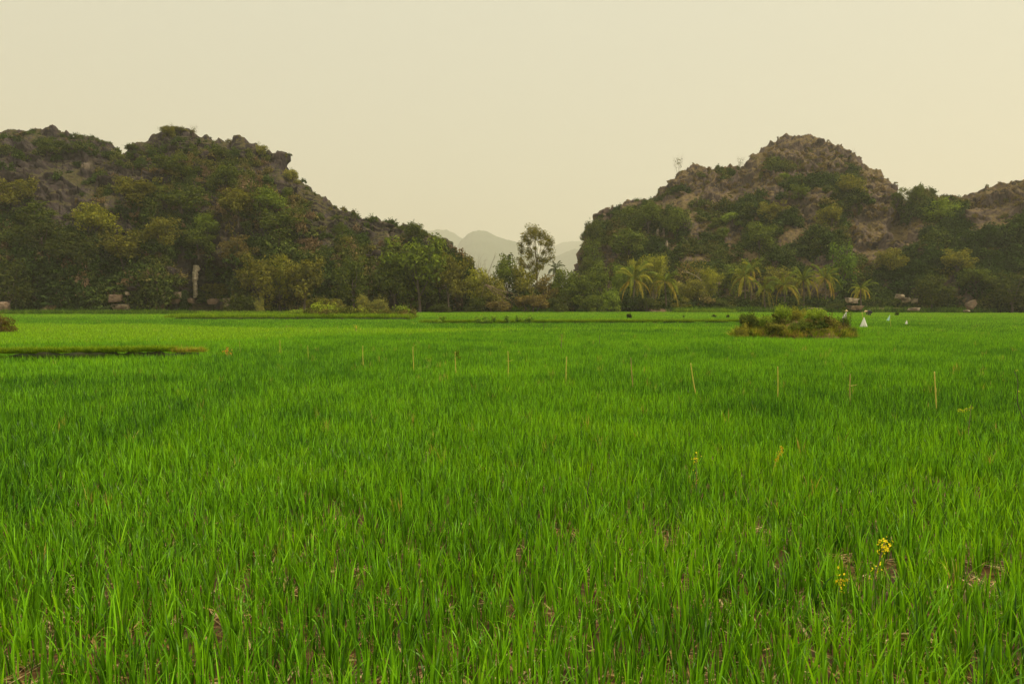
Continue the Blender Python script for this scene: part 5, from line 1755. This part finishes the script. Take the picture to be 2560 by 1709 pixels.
# white cloth on a leaning stick
D = 40.0
k = D / F
b = at(2161, 817, D)
t = thing('scarecrow', 'big white cloth hanging like a cone from a leaning stick', 'scarecrow', (b[0], b[1], 0), group=G_C)
tip = at(2155, 779, D) - np.array([b[0], b[1], 0])
pole_to(t, (0.06, 0, -0.1), tip, 0.014)
top = at(2160, 793, D) - np.array([b[0], b[1], 0])
put('cloth', cone_cloth(1, 15 * k * 1.15, 24 * k, M['cloth'], 0.0), t, top)
# white shirt with straw hat behind the mound
D = 36.0
k = D / F
b = at(2112, 800, D)
t = thing('scarecrow', 'scarecrow in a white shirt and straw hat rising behind the bushy mound', 'scarecrow', (b[0], b[1], 0), group=G_C)
pole_to(t, (0, 0, -0.1), at(2116, 776, D) - np.array([b[0], b[1], 0]), 0.013)
put('cloth', cone_cloth(3, 10 * k, 17 * k, M['cloth'], -5 * k, 0.7), t, at(2116, 777.5, D) - np.array([b[0], b[1], 0]))
put('straw_hat', straw_hat(8 * k, 4 * k), t, at(2116, 777.5, D) - np.array([b[0], b[1], -0.005]))
# pale teal bag
D = 41.0
k = D / F
b = at(2228, 816, D)
t = thing('scarecrow', 'pale teal plastic bag fluttering from a thin tall stick', 'scarecrow', (b[0], b[1], 0), group=G_C)
tip = at(2225, 786, D) - np.array([b[0], b[1], 0])
pole_to(t, (0, 0, -0.1), tip, 0.010)
put('plastic_bag', cone_cloth(5, 7 * k, 14.5 * k, M['teal_bag'], -5 * k, 0.5), t, tip)
# small white bag
D = 43.0
k = D / F
b = at(2267, 813, D)
t = thing('scarecrow', 'smallest white bag on a short stick beyond the teal bag', 'scarecrow', (b[0], b[1], 0), group=G_C)
tip = at(2267, 800, D) - np.array([b[0], b[1], 0])
pole_to(t, (0, 0, -0.1), tip, 0.010)
put('plastic_bag', cone_cloth(7, 6 * k, 9 * k, M['cloth'], -1 * k, 0.6), t, tip)


# ------------------------------------------------------------------ the stooping farmer
def skinned(name, verts, edges, radii, mat, levels=2):
    me = bpy.data.meshes.new(name)
    me.from_pydata(verts, edges, [])
    o = bpy.data.objects.new(name, me)
    COL.objects.link(o)
    sk = o.modifiers.new('skin', 'SKIN')
    for v, r in zip(me.skin_vertices[0].data, radii):
        v.radius = (r, r) if not isinstance(r, tuple) else r
    me.skin_vertices[0].data[0].use_root = True
    su = o.modifiers.new('sub', 'SUBSURF')
    su.levels = su.render_levels = levels
    dg = bpy.context.evaluated_depsgraph_get()
    m2_ = bpy.data.meshes.new_from_object(o.evaluated_get(dg))
    m2_.name = name
    m2_.materials.clear()
    m2_.materials.append(mat)
    m2_.polygons.foreach_set('use_smooth', np.ones(len(m2_.polygons), dtype=bool))
    bpy.data.objects.remove(o)
    return m2_


D = 82.0
b = at(2174, 788, D)
t = thing('person', 'farmer in dark clothes and conical straw hat stooping low in the rice', 'person', (b[0], b[1], 0))
# pelvis, spine, neck, head; faces -X (towards the mound), bent forward
bv = [(0.18, 0, 0.62), (0.02, 0, 0.70), (-0.16, 0, 0.72), (-0.27, 0, 0.68), (-0.36, 0, 0.64), (-0.44, 0, 0.60), (-0.50, 0, 0.585),
      (0.17, 0.11, 0.58), (-0.10, 0.16, 0.42), (0.10, 0.15, 0.06), (-0.08, 0.16, 0.03),
      (0.17, -0.11, 0.58), (-0.06, -0.16, 0.40), (0.12, -0.15, 0.06), (-0.06, -0.16, 0.03),
      (-0.19, 0.17, 0.66), (-0.24, 0.20, 0.44), (-0.36, 0.17, 0.26), (-0.40, 0.16, 0.20),
      (-0.19, -0.17, 0.66), (-0.25, -0.20, 0.44), (-0.38, -0.17, 0.27), (-0.42, -0.16, 0.21)]
be = [(0, 1), (1, 2), (2, 3), (3, 4), (4, 5), (5, 6), (0, 7), (7, 8), (8, 9), (9, 10), (0, 11), (11, 12), (12, 13), (13, 14), (2, 15), (15, 16), (16, 17), (17, 18), (2, 19), (19, 20), (20, 21), (21, 22)]
brr = [.15, .145, .155, .075, .055, .095, .075, .095, .065, .045, .035, .095, .065, .045, .035, .062, .047, .034, .026, .062, .047, .034, .026]
for sgn, w0 in ((1, 18), (-1, 22)):
    wp = np.array(bv[w0])
    for f_ in range(5):
        if f_ < 4:
            s0 = wp + np.array([-0.02, sgn * (0.018 - 0.014 * f_), -0.025])
            s1 = s0 + np.array([-0.012, 0, -0.045 + 0.004 * abs(f_ - 1.5)])
            s2 = s1 + np.array([0.012, 0, -0.03])
        else:
            s0 = wp + np.array([-0.015, -sgn * 0.028, -0.012])
            s1 = s0 + np.array([-0.02, -sgn * 0.01, -0.025])
            s2 = s1 + np.array([-0.002, 0, -0.02])
        i0 = len(bv)
        bv += [tuple(s0), tuple(s1), tuple(s2)]
        be += [(w0, i0), (i0, i0 + 1), (i0 + 1, i0 + 2)]
        brr += [.0095, .009, .007]
body = skinned('body', bv, be, brr, M['skin'])
put('body', body, t)
cvt = [bv[i] for i in range(3)] + [bv[7], bv[8], bv[9], bv[11], bv[12], bv[13], bv[15], bv[16], bv[17], bv[19], bv[20], bv[21], bv[3]]
ce = [(0, 1), (1, 2), (0, 3), (3, 4), (4, 5), (0, 6), (6, 7), (7, 8), (2, 9), (9, 10), (10, 11), (2, 12), (12, 13), (13, 14), (2, 15)]
crr = [.165, .162, .17, .11, .083, .062, .11, .083, .062, .078, .063, .05, .078, .063, .05, .085]
put('clothing', skinned('clothing', cvt, ce, crr, M['dark_cloth']), t)
mb = MB()
fx = np.array([-0.475, 0, 0.585])
for yy in (-0.032, 0.032):
    mb.tube(np.array([[-0.552, yy, .575], [-0.560, yy, .572]]), [.011, .006], 8)
put('eyes', mb.mesh('eyes', M['hair']), t)
mb = MB()
s = np.linspace(0, 1, 9)[:, None]
for yy in np.linspace(-.075, .075, 9):
    mb.tube(np.concatenate([-0.50 + 0.14 * s, yy * (1 - .2 * s), 0.672 - 0.055 * s ** 2 - abs(yy) * .3], 1), .017, 5)
put('hair', mb.mesh('hair', M['hair']), t)
put('straw_hat', straw_hat(0.40, 0.17), t, (-0.50, 0, 0.665), (0, -0.55, 0))

# ------------------------------------------------------------------ sky, sun, haze, camera
W = bpy.data.worlds.new('World')
SC.world = W
W.use_nodes = True
nt = W.node_tree
nt.nodes.clear()
wo = N(nt, 'ShaderNodeOutputWorld')
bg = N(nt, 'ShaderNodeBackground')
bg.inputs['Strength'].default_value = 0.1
sky = N(nt, 'ShaderNodeTexSky')
sky.sky_type = 'NISHITA'
sky.sun_disc = False
SUN_EL, SUN_AZ = 50.0, 102.0     # azimuth clockwise from +Y (ahead) towards +X
sky.sun_elevation = R(SUN_EL)
sky.sun_rotation = R(SUN_AZ)
sky.air_density = 1.0
sky.dust_density = 6.0
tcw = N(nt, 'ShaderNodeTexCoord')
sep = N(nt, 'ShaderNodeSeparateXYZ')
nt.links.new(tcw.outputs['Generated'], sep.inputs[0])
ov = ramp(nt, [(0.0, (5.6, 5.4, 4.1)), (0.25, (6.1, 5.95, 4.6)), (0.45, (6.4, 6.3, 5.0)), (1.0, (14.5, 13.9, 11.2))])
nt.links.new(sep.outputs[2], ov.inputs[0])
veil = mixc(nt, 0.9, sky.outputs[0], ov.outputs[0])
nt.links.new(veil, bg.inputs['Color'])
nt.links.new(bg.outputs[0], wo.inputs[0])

sl = bpy.data.lights.new('sun', 'SUN')
sl.energy = 2.6
sl.angle = R(9)
sl.color = (1.0, 0.90, 0.70)
so = bpy.data.objects.new('sun', sl)
COL.objects.link(so)
d = Vector((math.sin(R(SUN_AZ)) * math.cos(R(SUN_EL)), math.cos(R(SUN_AZ)) * math.cos(R(SUN_EL)), math.sin(R(SUN_EL))))
so.rotation_euler = (-d).to_track_quat('-Z', 'Y').to_euler()
so.location = d * 300

HZ = True
if HZ:
    m, nt, out = new_mat('warm_haze')
    pv = N(nt, 'ShaderNodeVolumePrincipled')
    pv.inputs['Color'].default_value = (0.98, 0.96, 0.84, 1)
    pv.inputs['Density'].default_value = 0.00036
    pv.inputs['Anisotropy'].default_value = 0.25
    nt.links.new(pv.outputs[0], out.inputs['Volume'])
    x0, x1, y0, y1, z0, z1 = -6500, 6500, -70, 8500, -3, 820
    Vb = [(x, y, z) for z in (z0, z1) for y in (y0, y1) for x in (x0, x1)]
    Fb = [(0, 2, 3, 1), (4, 5, 7, 6), (0, 1, 5, 4), (2, 6, 7, 3), (0, 4, 6, 2), (1, 3, 7, 5)]
    hz = put('haze', mesh_np('haze', Vb, Fb, m))
    tag(hz, 'warm pale haze hanging over the whole valley', None, None, 'stuff')

cd = bpy.data.cameras.new('camera')
cd.sensor_width = 36
cd.lens = 24
cd.clip_end = 20000
cd.clip_start = 0.05
co = bpy.data.objects.new('camera', cd)
COL.objects.link(co)
co.location = CAM
co.rotation_euler = (math.pi / 2 - TILT, 0, 0)
SC.camera = co

vs = SC.view_settings
vs.view_transform = 'Standard'
vs.look = 'None'
vs.exposure = 0.2
vs.gamma = 1
cy = SC.cycles
cy.use_denoising = True
cy.max_bounces = 6
cy.diffuse_bounces = 3
cy.glossy_bounces = 2
cy.transmission_bounces = 3
cy.volume_bounces = 2
cy.transparent_max_bounces = 4
